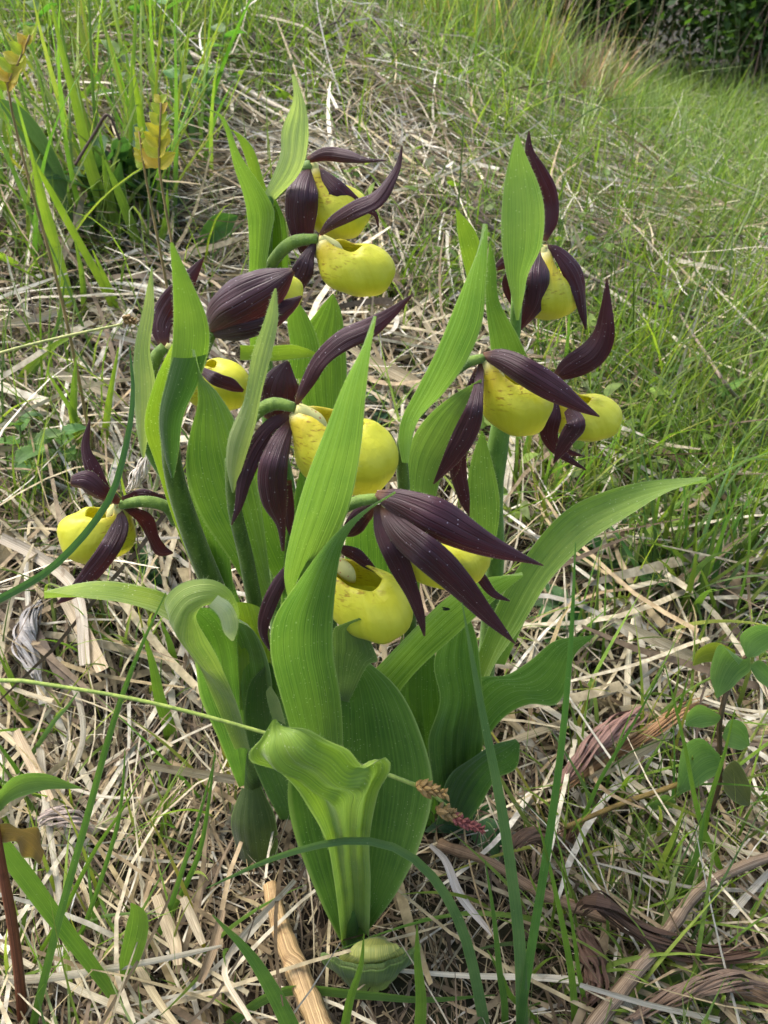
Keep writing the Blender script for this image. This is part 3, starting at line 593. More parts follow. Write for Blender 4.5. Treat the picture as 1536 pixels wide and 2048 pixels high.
flower(s, [(1010, 830, 20), (1055, 785, 20), (1090, 765, 20), (1110, 757, 18)], [.375, .385, .39, .39], (1110, 757),
  petals=[dict(r=[(1106, 768, 12), (1104, 820, 42), (1098, 868, 36), (1116, 902, 22), (1172, 940, 3)], dY=-.008),
          dict(r=[(1128, 805, 14), (1152, 848, 38), (1130, 885, 30), (1107, 927, 3)], dY=-.022, wave=.1)],
  sepals=[dict(r=[(1108, 758, 12), (1140, 735, 46), (1185, 708, 56), (1208, 668, 44), (1213, 610, 22), (1214, 558, 3)], dY=-.004, tw=[0, 20, 30, 0], wave=.08),
          dict(r=[(1120, 880, 14), (1130, 900, 16), (1165, 912, 3)], Y=[.395, .4, .4])],
  pouch=(1172, 838, .036, (1, -.1, .06), dict(th0=30, H=.72)))

# --- flowerless leafy shoot on the right
s = thing('orchid_shoot', 'flowerless orchid shoot of long pleated leaves spreading to the right', 'orchid', gnd(900, 1640), GROUP)
stem_tube('stem', s, [(900, 1660, 44), (905, 1560, 40), (915, 1450, 32)], [.318, .312, .308], G4)
edge_sheet('leaf', s, [(895, 1500), (950, 1330), (1000, 1200), (1060, 1100), (1130, 1022), (1205, 985), (1300, 962), (1412, 953)], [(925, 1500), (985, 1340), (1042, 1255), (1100, 1160), (1180, 1082), (1272, 1022), (1332, 986), (1412, 956)], [.31, .305, .31, .32, .335, .35], (.14, .235, .04), cup=.16, fold=.06, pleat=.03, npl=5, wave=.04, tilt=-.01, hairs=200, n=44)
edge_sheet('leaf', s, [(880, 1560), (900, 1440), (958, 1352), (1012, 1346), (1062, 1320), (1112, 1282), (1188, 1270)], [(920, 1570), (965, 1490), (1005, 1440), (1060, 1406), (1112, 1404), (1135, 1370), (1150, 1310), (1188, 1273)], [.308, .30, .295, .29, .285, .28], G3, cup=.05, pleat=.02, wave=.04, hairs=120)
edge_sheet('leaf', s, [(880, 1640), (856, 1490), (880, 1400), (868, 1330), (898, 1252), (925, 1213)], [(945, 1640), (968, 1460), (962, 1345), (952, 1272), (930, 1213)], [.305, .292, .285, .282, .28], G3, cup=.18, pleat=.06, npl=4, wave=.04, hairs=120)
edge_sheet('leaf', s, [(872, 1650), (895, 1560), (960, 1500), (1030, 1478)], [(925, 1660), (965, 1600), (1002, 1552), (1034, 1530), (1040, 1490)], [.302, .292, .285, .282], G4, cup=.1, pleat=.04, wave=.06, hairs=80)
edge_sheet('leaf', s, [(850, 1690), (850, 1560), (870, 1440), (930, 1350)], [(905, 1700), (930, 1580), (950, 1470), (945, 1360)], [.315, .312, .308, .305], G4, cup=.14, pleat=.05, hairs=60)
edge_sheet('leaf', s, [(960, 1330), (985, 1230), (1040, 1130), (1100, 1060)], [(1010, 1330), (1050, 1240), (1090, 1140), (1108, 1062)], [.325, .335, .34, .345], G2, cup=.12, pleat=.03, hairs=60)

# ------------------------------------------------------------------ grass and straw
def ribbons(n, x, y, az, L, wd, elev, droop, curl, roll, K, lay=None, h0=None, taper=1.0, root=None):
    """n ribbons -> verts (n,K+1,2,3); lay: they lie on the ground at height h0, else they stand"""
    P = np.zeros((n, K + 1, 3)); cx, cy = x.copy(), y.copy(); cz = np.zeros(n)
    z0 = terrain(x, y) if lay is None else None
    for k in range(K + 1):
        t = k / K; a = az + curl * t; e = elev - droop * t
        if lay is None: P[:, k, 0] = cx; P[:, k, 1] = cy; P[:, k, 2] = z0 + cz - .004
        else: P[:, k, 0] = cx; P[:, k, 1] = cy; P[:, k, 2] = terrain(cx, cy) + np.maximum(h0 + cz, .001)
        st = L / K; cx = cx + np.cos(a) * np.cos(e) * st; cy = cy + np.sin(a) * np.cos(e) * st; cz = cz + np.sin(e) * st
    tl = np.linspace(0, 1, K + 1)
    pw = (1 - tl ** 2.2) * (.55 + .45 * np.minimum(1, tl * 5)) if taper == 1.0 else (1 - .45 * tl) * np.where(tl > .99, .5, 1)
    pw = np.maximum(pw, .04)
    a = az[:, None] + curl[:, None] * tl[None]; ro = roll[:, None] * (1 + .6 * tl[None])
    cr = np.stack([-np.sin(a) * np.cos(ro), np.cos(a) * np.cos(ro), np.sin(ro)], -1) * (wd[:, None] * pw[None])[..., None] / 2
    return np.stack([P - cr, P + cr], 2)
def mass(name, V, cols, mat, label, cat):
    n, k1 = V.shape[:2]; verts = V.reshape(-1, 3)
    i = np.arange(n)[:, None] * (k1 * 2); k = np.arange(k1 - 1)[None] * 2; b = (i + k).ravel()
    F = np.stack([b, b + 1, b + 3, b + 2], 1).astype(np.int32); me = bpy.data.meshes.new(name)
    me.vertices.add(len(verts)); me.vertices.foreach_set('co', verts.astype(np.float32).ravel())
    me.loops.add(F.size); me.loops.foreach_set('vertex_index', F.ravel())
    me.polygons.add(len(F)); me.polygons.foreach_set('loop_start', np.arange(0, F.size, 4, dtype=np.int32)); me.polygons.foreach_set('loop_total', np.full(len(F), 4, np.int32))
    me.polygons.foreach_set('use_smooth', np.ones(len(F), bool))
    a = me.attributes.new('Col', 'FLOAT_COLOR', 'POINT'); cc = np.ones((n, k1 * 2, 4), np.float32); cc[:, :, :3] = cols[:, None, :]
    a.data.foreach_set('color', cc.ravel()); me.materials.append(mat); me.update(calc_edges=True); me.validate()
    o = link(name, me); o['kind'] = 'stuff'; o['label'] = label; o['category'] = cat; return o
OUTER = False
def spread(n, y0, y1, half=.78, p=1.0):
    """points over the part of the meadow around the view, thinning out with distance"""
    u = rng.random(n); y = (y0 ** p + u * (y1 ** p - y0 ** p)) ** (1 / p); q = rng.uniform(-half, half, n)
    if OUTER: q = np.sign(q) * (.77 + np.abs(q) / half * 1.1)
    return q * (.84 * np.maximum(y, 0) + .28), y
STRAW = np.array([(.49, .43, .29), (.57, .52, .38), (.39, .33, .20), (.29, .22, .125), (.44, .41, .32), (.17, .125, .075), (.60, .56, .45), (.35, .28, .15), (.11, .08, .05)])
GREEN = np.array([(.14, .22, .035), (.18, .265, .045), (.10, .17, .03), (.225, .29, .055), (.18, .225, .09), (.08, .14, .04)])
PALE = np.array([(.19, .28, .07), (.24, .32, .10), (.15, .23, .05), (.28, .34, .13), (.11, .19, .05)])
def pick(pal, n, wts=None, jit=.16):
    i = rng.choice(len(pal), n, p=wts); return np.clip(pal[i] * rng.normal(1, jit, (n, 1)), .01, .8)
def greenness(x, y):
    """how much of the sward is green here (0..1): patches, more at the back"""
    nz = vnoise(x * 2.6 + 5, y * 2.6, 8) * .6 + vnoise(x * 7, y * 7, 9) * .4
    start = np.where(x < 0, .80, .52) + np.clip(-x - .2, 0, .3) * .2; b = np.clip((y - start) / .45, 0, 1)
    g = np.clip((nz - .5) * 1.7 + .10 + .50 * b + .22 * np.clip((x - .08) / .15, 0, 1) * np.clip((y - .33) / .2, 0, 1), .02, .95); return np.where((x < .02) & (y < .85), g * .3, g)
def in_clump(x, y, g=1.0): return ((x + .02) / (.115 * g)) ** 2 + ((y - .31) / (.095 * g)) ** 2 < 1

def straw_layer(name, n, y0, y1, Lr, wr, K, hmax, label, p=1.0, gk=.5, clr=.6, wts=None):
    x, y = spread(int(n * 1.7), y0, y1, p=p); keep = rng.random(len(x)) > greenness(x, y) * gk; gap = vnoise(x * 14, y * 14, 31) * .6 + vnoise(x * 33, y * 33, 32) * .4; keep &= (rng.random(len(x)) < np.clip((gap - .47) * 5, .06, 1)) | (y > .6) | (hmax < .02); keep &= ~(((x + .012) / .055) ** 2 + ((y - .195) / .05) ** 2 < 1) | (hmax < .02); keep &= ~(in_clump(x, y, 1.15) & (rng.random(len(x)) < clr)); x, y = x[keep][:n], y[keep][:n]; n = len(x)
    flow = (vnoise(x * 2.2, y * 2.2, 11) - .5) * 5.0 + 2.6
    az = flow + rng.normal(0, .75, n) + np.pi * (rng.random(n) > .5); L = rng.uniform(*Lr, n) * rng.lognormal(0, .25, n); wd = rng.uniform(*wr, n) * rng.lognormal(0, .35, n)
    h0 = rng.random(n) ** 1.6 * hmax * np.where(((x + .012) / .05) ** 2 + ((y - .205) / .035) ** 2 < 1, .3, 1); el = rng.normal(.03, .16, n); V = ribbons(n, x, y, az, L, wd, el, rng.normal(.10, .25, n), rng.normal(0, np.where(y < .7, .6, .35), n), rng.normal(0, .5, n), K, True, h0, .5)
    return mass(name, V, pick(STRAW, n, wts or [.14, .12, .13, .13, .11, .12, .08, .09, .08], .2), M['straw_mass'], label, 'straw')
straw_layer('straw_litter', 8000, .05, 1.1, (.04, .15), (.0008, .0032), 6, .036, 'matted pale dry straw covering the soil around the orchids', wts=[.13, .09, .15, .17, .10, .15, .05, .09, .07])
straw_layer('broad_straw', 4200, .36, 1.2, (.06, .2), (.0022, .0058), 6, .05, 'broad flat dead grass leaves matted on the bank', gk=.45)
straw_layer('fine_litter', 20000, .05, .7, (.010, .045), (.0005, .002), 3, .012, 'short broken dark grass bits and rootlets on the soil', clr=0.0, wts=[.04, .02, .1, .2, .04, .27, .01, .1, .22])
straw_layer('distant_straw', 42000, .9, 4.2, (.06, .2), (.0015, .0032), 4, .075, 'matted dry grass of the meadow behind the orchids', gk=.85)

def blade_layer(name, n, y0, y1, Lr, wr, K, label, thr=0.0, p=1.0, clear=True, pal=None, clump=False):
    x, y = spread(n * (12 if clump else 5), y0, y1, p=p); g = greenness(x, y); keep = (rng.random(len(x)) < g - thr)
    if clump: keep &= vnoise(x * 13, y * 13, 41) > .66
    if clear: keep &= ~in_clump(x, y, 1.2) & ~((y < .30) & (np.abs(x + .01) < .075))
    x, y = x[keep][:n], y[keep][:n]; n = len(x); az = rng.uniform(0, 2 * np.pi, n)
    L = rng.uniform(*Lr, n) * rng.lognormal(0, .25, n); L = np.where(y < .5, L * .75, L); L = np.where((y < .3) & (np.abs(x) < .13), L * .6, L); wd = rng.uniform(*wr, n)
    V = ribbons(n, x, y, az, L, wd, rng.normal(1.2, .22, n), rng.uniform(.1, 1.3, n), rng.normal(0, .3, n), rng.normal(0, .7, n), K)
    return mass(name, V, pick(GREEN if pal is None else pal, n), M['green_mass'], label, 'grass')
blade_layer('near_grass', 1500, .12, .7, (.03, .10), (.0012, .003), 5, 'thin young green grass blades coming up through the straw')
blade_layer('near_grass_fringe', 900, .13, .6, (.05, .14), (.0012, .0028), 6, 'scattered slender green blades in the straw in front', thr=-.3, clump=True)
blade_layer('meadow_grass', 13000, .55, 1.6, (.05, .16), (.0014, .0034), 5, 'green grass of the slope behind the orchids')
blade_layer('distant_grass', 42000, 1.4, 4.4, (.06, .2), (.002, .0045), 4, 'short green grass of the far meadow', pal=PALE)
# tiny round leaves of creeping herbs scattered through the sward
def herb_mass(name, n, y0, y1, size, label):
    x, y = spread(n * 3, y0, y1); keep = (vnoise(x * 5, y * 5, 21) > .55) & ~((x < .05) & (y < .95)) & ~in_clump(x, y, 1.2) & ~((y < .45) & (np.abs(x) < .16)); x, y = x[keep][:n], y[keep][:n]; n = len(x)
    az = rng.uniform(0, 2 * np.pi, n); h = rng.uniform(.005, .09, n) * np.clip(y * 1.2, .2, 1); L = rng.uniform(*size, n)
    V = ribbons(n, x, y, az, L, L * rng.uniform(.45, .8, n), rng.normal(.35, .35, n), rng.uniform(.1, .9, n), rng.normal(0, .2, n), rng.normal(0, .4, n), 4)
    V[..., 2] += h[:, None, None]
    return mass(name, V, pick(GREEN[[0, 1, 2, 4]], n), M['green_mass'], label, 'herbs')
herb_mass('herb_leaves', 4200, .5, 2.2, (.008, .022), 'small oval leaves of low meadow herbs among the grass')
herb_mass('distant_herb_leaves', 5000, 1.8, 4.2, (.015, .035), 'leaves of low herbs in the far meadow')

# the straws and blades that can be told apart: one object each
def lone(name, rows, Y, color, mat, label, cat, group=None, **kw):
    g = mid_grid(rows, Y, kw.pop('n', 18), kw.pop('m', 5), kw.get('cup', 0), 0, 1, kw.get('wave', 0), kw.get('fold', .12), kw.get('twist', 0))
    b = g[0, g.shape[1] // 2].copy(); o = link(name, sheet_mesh(name, g - b, [M[mat], M['hair']]), None, color); o.location = tuple(b); return tag(o, label, cat, group)
def ribbon_object(name, V, color, mat, label, cat, group):
    mid = V.mean(1); k1 = len(V); side = V[:, 1] - V[:, 0]; tg = np.gradient(mid, axis=0); nr = np.cross(tg, side); nr /= np.linalg.norm(nr, axis=1, keepdims=True) + 1e-9
    g = np.stack([V[:, 0], mid + nr * np.linalg.norm(side, axis=1)[:, None] * .16, V[:, 1]], 1); b = mid[0].copy()
    o = link(name, sheet_mesh(name, g - b, [M[mat]]), None, color); o.location = tuple(b); return tag(o, label, cat, group)
def lone_straws(n):
    x, y = spread(n * 3, .10, .85, .60); k = (rng.random(len(x)) > greenness(x, y) * .5) & ~in_clump(x, y, 1.1) & ~((np.abs(x + .012) < .05) & (y < .25) & (y > .15)); x, y = x[k][:n], y[k][:n]; n = len(x)
    az = rng.normal(2.5, .8, n) + np.pi * (rng.random(n) > .5); L = rng.uniform(.05, .17, n); wd = rng.uniform(.002, .0062, n)
    V = ribbons(n, x, y, az, L, wd, rng.normal(.04, .12, n), rng.normal(.1, .25, n), rng.normal(0, .45, n), rng.normal(0, .45, n), 9, True, rng.uniform(.015, .036, n), .5)
    cl = pick(STRAW[[0, 1, 4, 6, 2]], n)
    for i in range(n): ribbon_object('dry_straw', V[i], tuple(cl[i]), 'straw', 'flat pale dry straw lying on top of the litter', 'straw', 'dry straws on the litter')
lone_straws(285)
def lone_blades(n, y0=.16, y1=.75, lk=1.0, g0=.25):
    x, y = spread(n * 8, y0, y1, .6); k = ~in_clump(x, y, 1.25) & ~((y < .34) & (np.abs(x + .01) < .09)) & (rng.random(len(x)) < g0 + greenness(x, y)); x, y = x[k][:n], y[k][:n]; n = len(x)
    L = lk * rng.uniform(.05, .13, n) * np.where(y < .45, .8, 1.35); V = ribbons(n, x, y, rng.uniform(0, 6.28, n), L, rng.uniform(.002, .0045, n), rng.normal(1.15, .25, n), rng.uniform(.1, 1.2, n), rng.normal(0, .3, n), rng.normal(0, .8, n), 10)
    cl = pick(GREEN, n)
    for i in range(n): ribbon_object('grass_sprout', V[i], tuple(cl[i]), 'blade', 'single fresh green grass blade standing up from the straw', 'grass blade', 'single grass blades in the straw')
lone_blades(150)
lone_blades(110, .13, .42, 1.15, .5)

# ------------------------------------------------------------------ traced blades and stalks
B1, B2, B3 = (.085, .18, .035), (.12, .22, .03), (.095, .18, .065)
lone('grass_sprout', [(972, 2075, 24), (958, 1990, 22), (925, 1860, 21), (872, 1762, 19), (800, 1700, 17), (705, 1681, 16), (560, 1712, 12), (412, 1777, 2)], [.19, .195, .197, .197, .195, .192], B3, 'blade', 'long arching green blade bowing across the front orchid leaf', 'grass blade')
lone('grass_sprout', [(1045, 2080, 24), (1040, 1900, 24), (1022, 1740, 22), (1000, 1600, 20), (960, 1400, 14), (924, 1205, 2)], [.186, .19, .195, .20, .205], B3, 'blade', 'long upright green blade crossing in front of the pleated right-hand leaves', 'grass blade')
lone('grass_sprout', [(1035, 2080, 16), (1062, 1900, 18), (1090, 1730, 17), (1122, 1500, 14), (1142, 1280, 10), (1151, 1085, 2)], [.186, .19, .195, .20, .205], (.075, .18, .04), 'blade', 'tall thin blade standing right of the orchids, crossing the long leaf', 'grass blade')
lone('grass_sprout', [(-60, 1225, 18), (0, 1198, 16), (110, 1130, 15), (215, 1005, 14), (252, 890, 12), (266, 790, 9), (259, 690, 2)], [.27, .27, .275, .28, .285], (.05, .12, .045), 'blade', 'dark curved blade arching in front of the low left flower', 'grass blade')
lone('grass_sprout', [(60, 2075, 16), (115, 1850, 16), (170, 1650, 14), (225, 1450, 12), (275, 1310, 8), (332, 1185, 2)], [.19, .20, .215, .225, .23], B1, 'blade', 'slim straight blade leaning right in front of the straw at left', 'grass blade')
lone('grass_sprout', [(280, 2070, 20), (205, 1960, 28), (110, 1835, 38), (40, 1740, 42), (-40, 1640, 34), (-110, 1560, 6)], [.19, .205, .215, .225, .23], (.13, .25, .03), 'blade', 'broad bright green blade bent over at the lower left edge', 'grass blade', fold=.2)
lone('grass_sprout', [(248, 1968, 8), (256, 1930, 36), (272, 1870, 46), (275, 1830, 36), (262, 1806, 3)], [.205, .208, .21], B2, 'blade', 'short wide pale leaf standing near the lower left stalk', 'grass blade')
lone('grass_sprout', [(1185, 2060, 30), (1290, 1985, 36), (1400, 1945, 34), (1500, 1915, 26), (1620, 1880, 8)], [.192, .205, .212, .218], (.12, .19, .075), 'blade', 'wide grey-green blade lying at the lower right corner', 'grass blade')
lone('grass_sprout', [(430, 2070, 18), (560, 1985, 20), (720, 1990, 18), (850, 2000, 12), (990, 1990, 2)], [.19, .2, .2, .198], (.11, .21, .05), 'blade', 'flat pale green blade lying before the sheathed orchid foot', 'grass blade')
lone('grass_sprout', [(685, 2080, 18), (700, 2000, 16), (722, 1930, 10), (728, 1868, 2)], [.183, .187, .19], B2, 'blade', 'short pointed blade standing before the orchid sheath', 'grass blade')
lone('grass_sprout', [(838, 2080, 24), (842, 2000, 22), (835, 1920, 14), (834, 1850, 2)], [.183, .187, .19], B2, 'blade', 'short upright blade right of the orchid sheath', 'grass blade')
lone('grass_sprout', [(600, 2100, 40), (560, 2010, 34), (500, 1910, 22), (425, 1830, 3)], [.178, .185, .195], B1, 'blade', 'dark green blade slanting left past the thick dry stem', 'grass blade')
for i, (x0, y0, x1, y1, x2, y2, wd, c) in enumerate([(1150, 2060, 1135, 1900, 1075, 1640, 14, B2), (1170, 2050, 1160, 1960, 1120, 1720, 10, B2), (1010, 2060, 1000, 1950, 970, 1720, 14, B1), (1085, 2060, 1020, 1990, 975, 1900, 12, B2), (1460, 1800, 1400, 1640, 1330, 1330, 12, B2), (1380, 1760, 1420, 1600, 1470, 1420, 12, B2), (1130, 1700, 1200, 1560, 1330, 1330, 9, B1), (1350, 1830, 1385, 1740, 1410, 1620, 16, B1)]):
    q = gnd(x0, y0, 0.0)[1]; lone('grass_sprout', [(x0, y0, wd), ((x0 + x1) / 2 + 4, (y0 + y1) / 2, wd), (x1, y1, wd * .9), ((x1 + x2) / 2 + 3, (y1 + y2) / 2, wd * .6), (x2, y2, 2)], [q, q * 1.0, q * 1.01], c, 'blade', 'thin upright blade among the withered stems at lower right', 'grass blade', 'blades at lower right')
for i, (x0, y0, x1, y1, x2, y2, wd, c) in enumerate([(330, 1850, 400, 1700, 430, 1500, 11, B1), (300, 1900, 345, 1800, 432, 1510, 12, B1), (150, 1900, 235, 1650, 250, 1500, 9, B1), (345, 1500, 320, 1400, 285, 1260, 26, B2), (365, 1390, 350, 1330, 322, 1240, 20, B2), (20, 1560, 110, 1440, 155, 1385, 10, B3), (60, 1940, 190, 1700, 280, 1560, 9, B2)]):
    q = gnd(x0, y0, 0.0)[1]; lone('grass_sprout', [(x0, y0, wd), ((x0 + x1) / 2 + 4, (y0 + y1) / 2, wd), (x1, y1, wd * .9), ((x1 + x2) / 2 + 3, (y1 + y2) / 2, wd * .6), (x2, y2, 2)], [q, q, q * 1.01], c, 'blade', 'green blade rising from the straw left of the curled leaf', 'grass blade', 'blades left of the orchids')
# sedge stalk with its seed heads
sg = thing('sedge_stalk', 'thin pale sedge stalk crossing behind the folded leaf, brown seed spikes at its end', 'sedge', gnd(-260, 1900))
stem_tube('stalk', sg, [(-330, 1900, 9), (-250, 1560, 9), (-140, 1400, 9), (0, 1361, 9), (100, 1370, 8), (300, 1405, 8), (530, 1466, 8), (690, 1520, 8), (835, 1572, 9), (880, 1600, 6), (935, 1650, 5)], [.24, .225, .215, .213, .212, .21, .209, .208], (.22, .29, .06), hairs=0, sides=7, n=40)
def seed_spike(cx, cy, Y, ang, n, L, col, scl, nm='seed_spike'):
    vs_, fs = [], []; c0 = at(cx, cy, Y); ax = np.array([math.cos(ang), 0, -math.sin(ang)])
    for i in range(n):
        q = (i + .5) / n; base = c0 + ax * L * (q - .5); a = i * 2.4; d = np.array([0, math.cos(a), math.sin(a)]) + ax * .8 + rng.normal(0, .15, 3); d -= 0; d /= np.linalg.norm(d)
        s1 = np.cross(d, [0.2, .5, .84]); s1 /= np.linalg.norm(s1); s2 = np.cross(d, s1); l = scl * random.uniform(.8, 1.2) * (1.1 - .5 * q); r = l * .26
        ring = []
        for t, rr in ((0, .25), (.35, 1), (.7, .75)):
            ring.append([base + d * l * t + (s1 * math.cos(b) + s2 * math.sin(b)) * r * rr for b in np.linspace(0, 2 * math.pi, 6)[:-1]])
        k0 = len(vs_); [vs_.extend([v.tolist() for v in rg]) for rg in ring]; vs_.append((base + d * l).tolist())
        for t in range(2):
            for j in range(5): fs.append((k0 + t * 5 + j, k0 + t * 5 + (j + 1) % 5, k0 + (t + 1) * 5 + (j + 1) % 5, k0 + (t + 1) * 5 + j))
        for j in range(5): fs.append((k0 + 10 + j, k0 + 10 + (j + 1) % 5, k0 + 15))
    me = bpy.data.meshes.new(nm); me.from_pydata((np.array(vs_) - offset(sg)).tolist(), [], fs); me.materials.append(M['bark']); return link(nm, me, sg, col)
seed_spike(862, 1580, .206, .35, 26, .014, (.30, .19, .06), .0052); seed_spike(896, 1628, .205, .5, 24, .013, (.26, .17, .06), .005)
seed_spike(935, 1648, .204, .55, 60, .017, (.20, .055, .045), .0036, 'red_spike')

# thick dry stems
def dry_stem(rows, Y, col, label, rib=.05, wob=.05, n=34, sides=22):
    t = np.linspace(0, 1, n); P = catmull(rows, t); Yv = prof(Y, n); pts = np.array([at(P[i, 0], P[i, 1], Yv[i]) for i in range(n)]); dep = (pts - CAM) @ np.array([0, cp, -sp]); rad = P[:, 2] / 2 / FPX * dep
    rad = rad * (1 + wob * rng.normal(0, 1, n)); b = pts[0].copy(); o = link('fallen_stalk', tube_mesh('fallen_stalk', pts - b, rad, M['bark'], sides, 0, rib), None, col); o.location = tuple(b); return tag(o, label, 'dry stem')
def gy(px, py, up=.008): return float(gnd(px, py, up + .018)[1])
dry_stem([(540, 1770, 30), (560, 1850, 38), (590, 1930, 44), (650, 2075, 48)], [gy(540, 1770), gy(590, 1930, .012), gy(650, 2075, .012)], (.50, .34, .16), 'thick tan dead stem lying left of the orchid foot')
dry_stem([(880, 1690, 24), (980, 1725, 18), (1090, 1790, 20), (1250, 1850, 24), (1400, 1930, 32), (1560, 2010, 44)], [gy(880, 1690, .01), gy(1090, 1790, .02), gy(1250, 1850, .02), gy(1560, 2010, .01)], (.25, .165, .095), 'long brown dead stem slanting across the lower right', .12, .08)
dry_stem([(1580, 1700, 20), (1480, 1735, 18), (1400, 1780, 20), (1345, 1850, 24), (1290, 1920, 26), (1180, 2060, 30)], [gy(1580, 1700, .02), gy(1400, 1780, .03), gy(1290, 1920, .025), gy(1180, 2060, .012)], (.26, .19, .12), 'grey-brown forked dead stem arching over the lower right corner', .12, .07)
dry_stem([(1130, 1655, 9), (1250, 1605, 10), (1330, 1578, 10), (1390, 1555, 10)], [gy(1130, 1655, .02), gy(1390, 1555, .05)], (.22, .15, .035), 'thin yellow-brown runner stem leading to the oval-leaved seedling', 0, .02)
dry_stem([(820, 375, 8), (900, 405, 8), (960, 440, 8), (1040, 490, 7), (1180, 555, 7), (1300, 605, 7), (1536, 690, 6)], [gy(820, 375, .03), gy(1040, 490, .05), gy(1300, 605, .05), gy(1536, 690, .03)], (.13, .10, .08), 'thin dark fallen twig lying on the grass behind the orchids', 0, .1)
dry_stem([(320, 75, 11), (420, 130, 11), (500, 185, 10), (600, 235, 9)], [gy(320, 75, .05), gy(600, 235, .05)], (.50, .44, .33), 'long pale fallen stalk in the grass at the back left', 0, .05)
dry_stem([(240, 280, 5), (215, 230, 6), (190, 265, 6), (150, 330, 6)], [.85, .85, .84], (.10, .06, .04), 'short dark twig among the tall grass', 0, .1)
dry_stem([(1500, 700, 8), (1500, 760, 8), (1480, 800, 8), (1400, 690, 6), (1360, 630, 5)], [gy(1500, 700, .03), gy(1480, 800, .06), gy(1360, 630, .05)], (.28, .22, .16), 'bent grey dry stalk at the right edge', 0, .05)
# withered crumpled leaves
def withered(rows, Y, col, label, ns=16, turns=1.4, **kw):
    """a shrivelled leaf: its ribs and the skin between them, wrung round the midline"""
    n = 30; t = np.linspace(0, 1, n); P = catmull([r[:3] for r in rows], t); Yv = prof(Y, n); pts = np.array([at(P[i, 0], P[i, 1], Yv[i]) for i in range(n)])
    rad = np.maximum(P[:, 2], 2) / 2 / FPX * ((pts - CAM) @ np.array([0, cp, -sp])); tg = np.gradient(pts, axis=0); tg /= np.linalg.norm(tg, axis=1, keepdims=True)
    a = np.cross(tg, [0, .3, 1.0]); a /= np.linalg.norm(a, axis=1, keepdims=True); b = np.cross(a, tg); vs_, fs, uvs = [], [], []
    for q in range(ns):
        f0 = 2 * math.pi * q / ns + random.uniform(-.2, .2); rr = random.uniform(.45, 1.05); t0, t1 = random.uniform(0, .15), random.uniform(.75, 1.0); hw = random.uniform(.5, 1.0) * math.pi / ns * 1.5; k0 = len(vs_); ph = random.uniform(0, 6); kk = 24
        for i in range(kk):
            x = t0 + (t1 - t0) * i / (kk - 1); c = np.array([np.interp(x, t, pts[:, d]) for d in range(3)]); A = np.array([np.interp(x, t, a[:, d]) for d in range(3)]); B_ = np.array([np.interp(x, t, b[:, d]) for d in range(3)]); r = float(np.interp(x, t, rad))
            for w_, e in ((-1, 0), (0, .12), (1, 0)):
                f = f0 + turns * 2 * x + w_ * hw * (1 + .4 * math.sin(x * 20 + ph)); m_ = r * (rr + e + .13 * math.sin(x * 17 + ph)); vs_.append((c + A * math.cos(f) * m_ + B_ * math.sin(f) * m_ * .75).tolist())
        for i in range(kk - 1):
            for w_ in (0, 1):
                fs.append((k0 + i * 3 + w_, k0 + i * 3 + w_ + 1, k0 + i * 3 + w_ + 4, k0 + i * 3 + w_ + 3)); uvs += [(w_ / 2, i / kk), ((w_ + 1) / 2, i / kk), ((w_ + 1) / 2, (i + 1) / kk), (w_ / 2, (i + 1) / kk)]
    o0 = pts[0]; me = bpy.data.meshes.new('withered_foliage'); me.from_pydata((np.array(vs_) - o0).tolist(), [], fs); l = me.uv_layers.new(name='UVMap'); l.data.foreach_set('uv', np.array(uvs, np.float32).ravel()); me.materials.append(M['straw'])
    o = link('withered_foliage', me, None, col); o.location = tuple(o0); return tag(o, label, 'dead leaf')
withered([(1110, 1580, 16), (1150, 1530, 40), (1200, 1480, 50), (1240, 1450, 48), (1275, 1430, 40), (1300, 1415, 14)], [gy(1110, 1580), gy(1200, 1480, .03), gy(1300, 1415, .03)], (.30, .18, .145), 'twisted purplish withered leaf lying right of the orchids')
withered([(1100, 1600, 14), (1180, 1535, 24), (1290, 1470, 26), (1370, 1420, 32), (1430, 1400, 26)], [gy(1100, 1600, .01), gy(1290, 1470, .03), gy(1430, 1400, .03)], (.36, .21, .10), 'long rust-brown rolled leaf beside the twisted one')
withered([(1150, 1840, 20), (1190, 1800, 50), (1260, 1850, 48), (1340, 1890, 52), (1430, 1910, 40), (1540, 1900, 34)], [gy(1150, 1840, .03), gy(1340, 1890, .03), gy(1540, 1900, .03)], (.085, .05, .032), 'dark crumpled leaf wrapped round the dead stems at lower right')
withered([(1010, 1700, 20), (1060, 1670, 40), (1120, 1690, 44), (1160, 1640, 24)], [gy(1010, 1700, .02), gy(1160, 1640, .02)], (.15, .09, .055), 'small dark shrivelled leaf beside the right orchid leaves')
withered([(1160, 1850, 20), (1180, 1900, 50), (1190, 1960, 50), (1170, 2010, 20)], [gy(1160, 1850, .02), gy(1170, 2010, .015)], (.13, .075, .05), 'dark shrivelled leaf hanging under the long brown stem')
withered([(1250, 2040, 26), (1360, 1990, 40), (1460, 1960, 46), (1560, 1990, 40)], [gy(1250, 2040, .01), gy(1560, 1990, .01)], (.20, .14, .10), 'ribbed grey-brown dead leaf in the lower right corner')
withered([(85, 1200, 10), (62, 1235, 40), (50, 1280, 44), (62, 1330, 34), (80, 1370, 10)], [gy(85, 1200, .02), gy(80, 1370, .02)], (.42, .40, .38), 'grey lobed dead leaf on the straw at the left edge')
withered([(300, 905, 6), (285, 935, 34), (265, 970, 30), (250, 985, 5)], [.36, .355, .35], (.66, .62, .55), 'small white papery dead leaf behind the low left flower')
withered([(75, 1640, 30), (110, 1630, 46), (150, 1640, 40), (190, 1660, 14)], [gy(75, 1640, .015), gy(190, 1660, .015)], (.40, .33, .29), 'pale crumpled dead leaf in the litter at left')
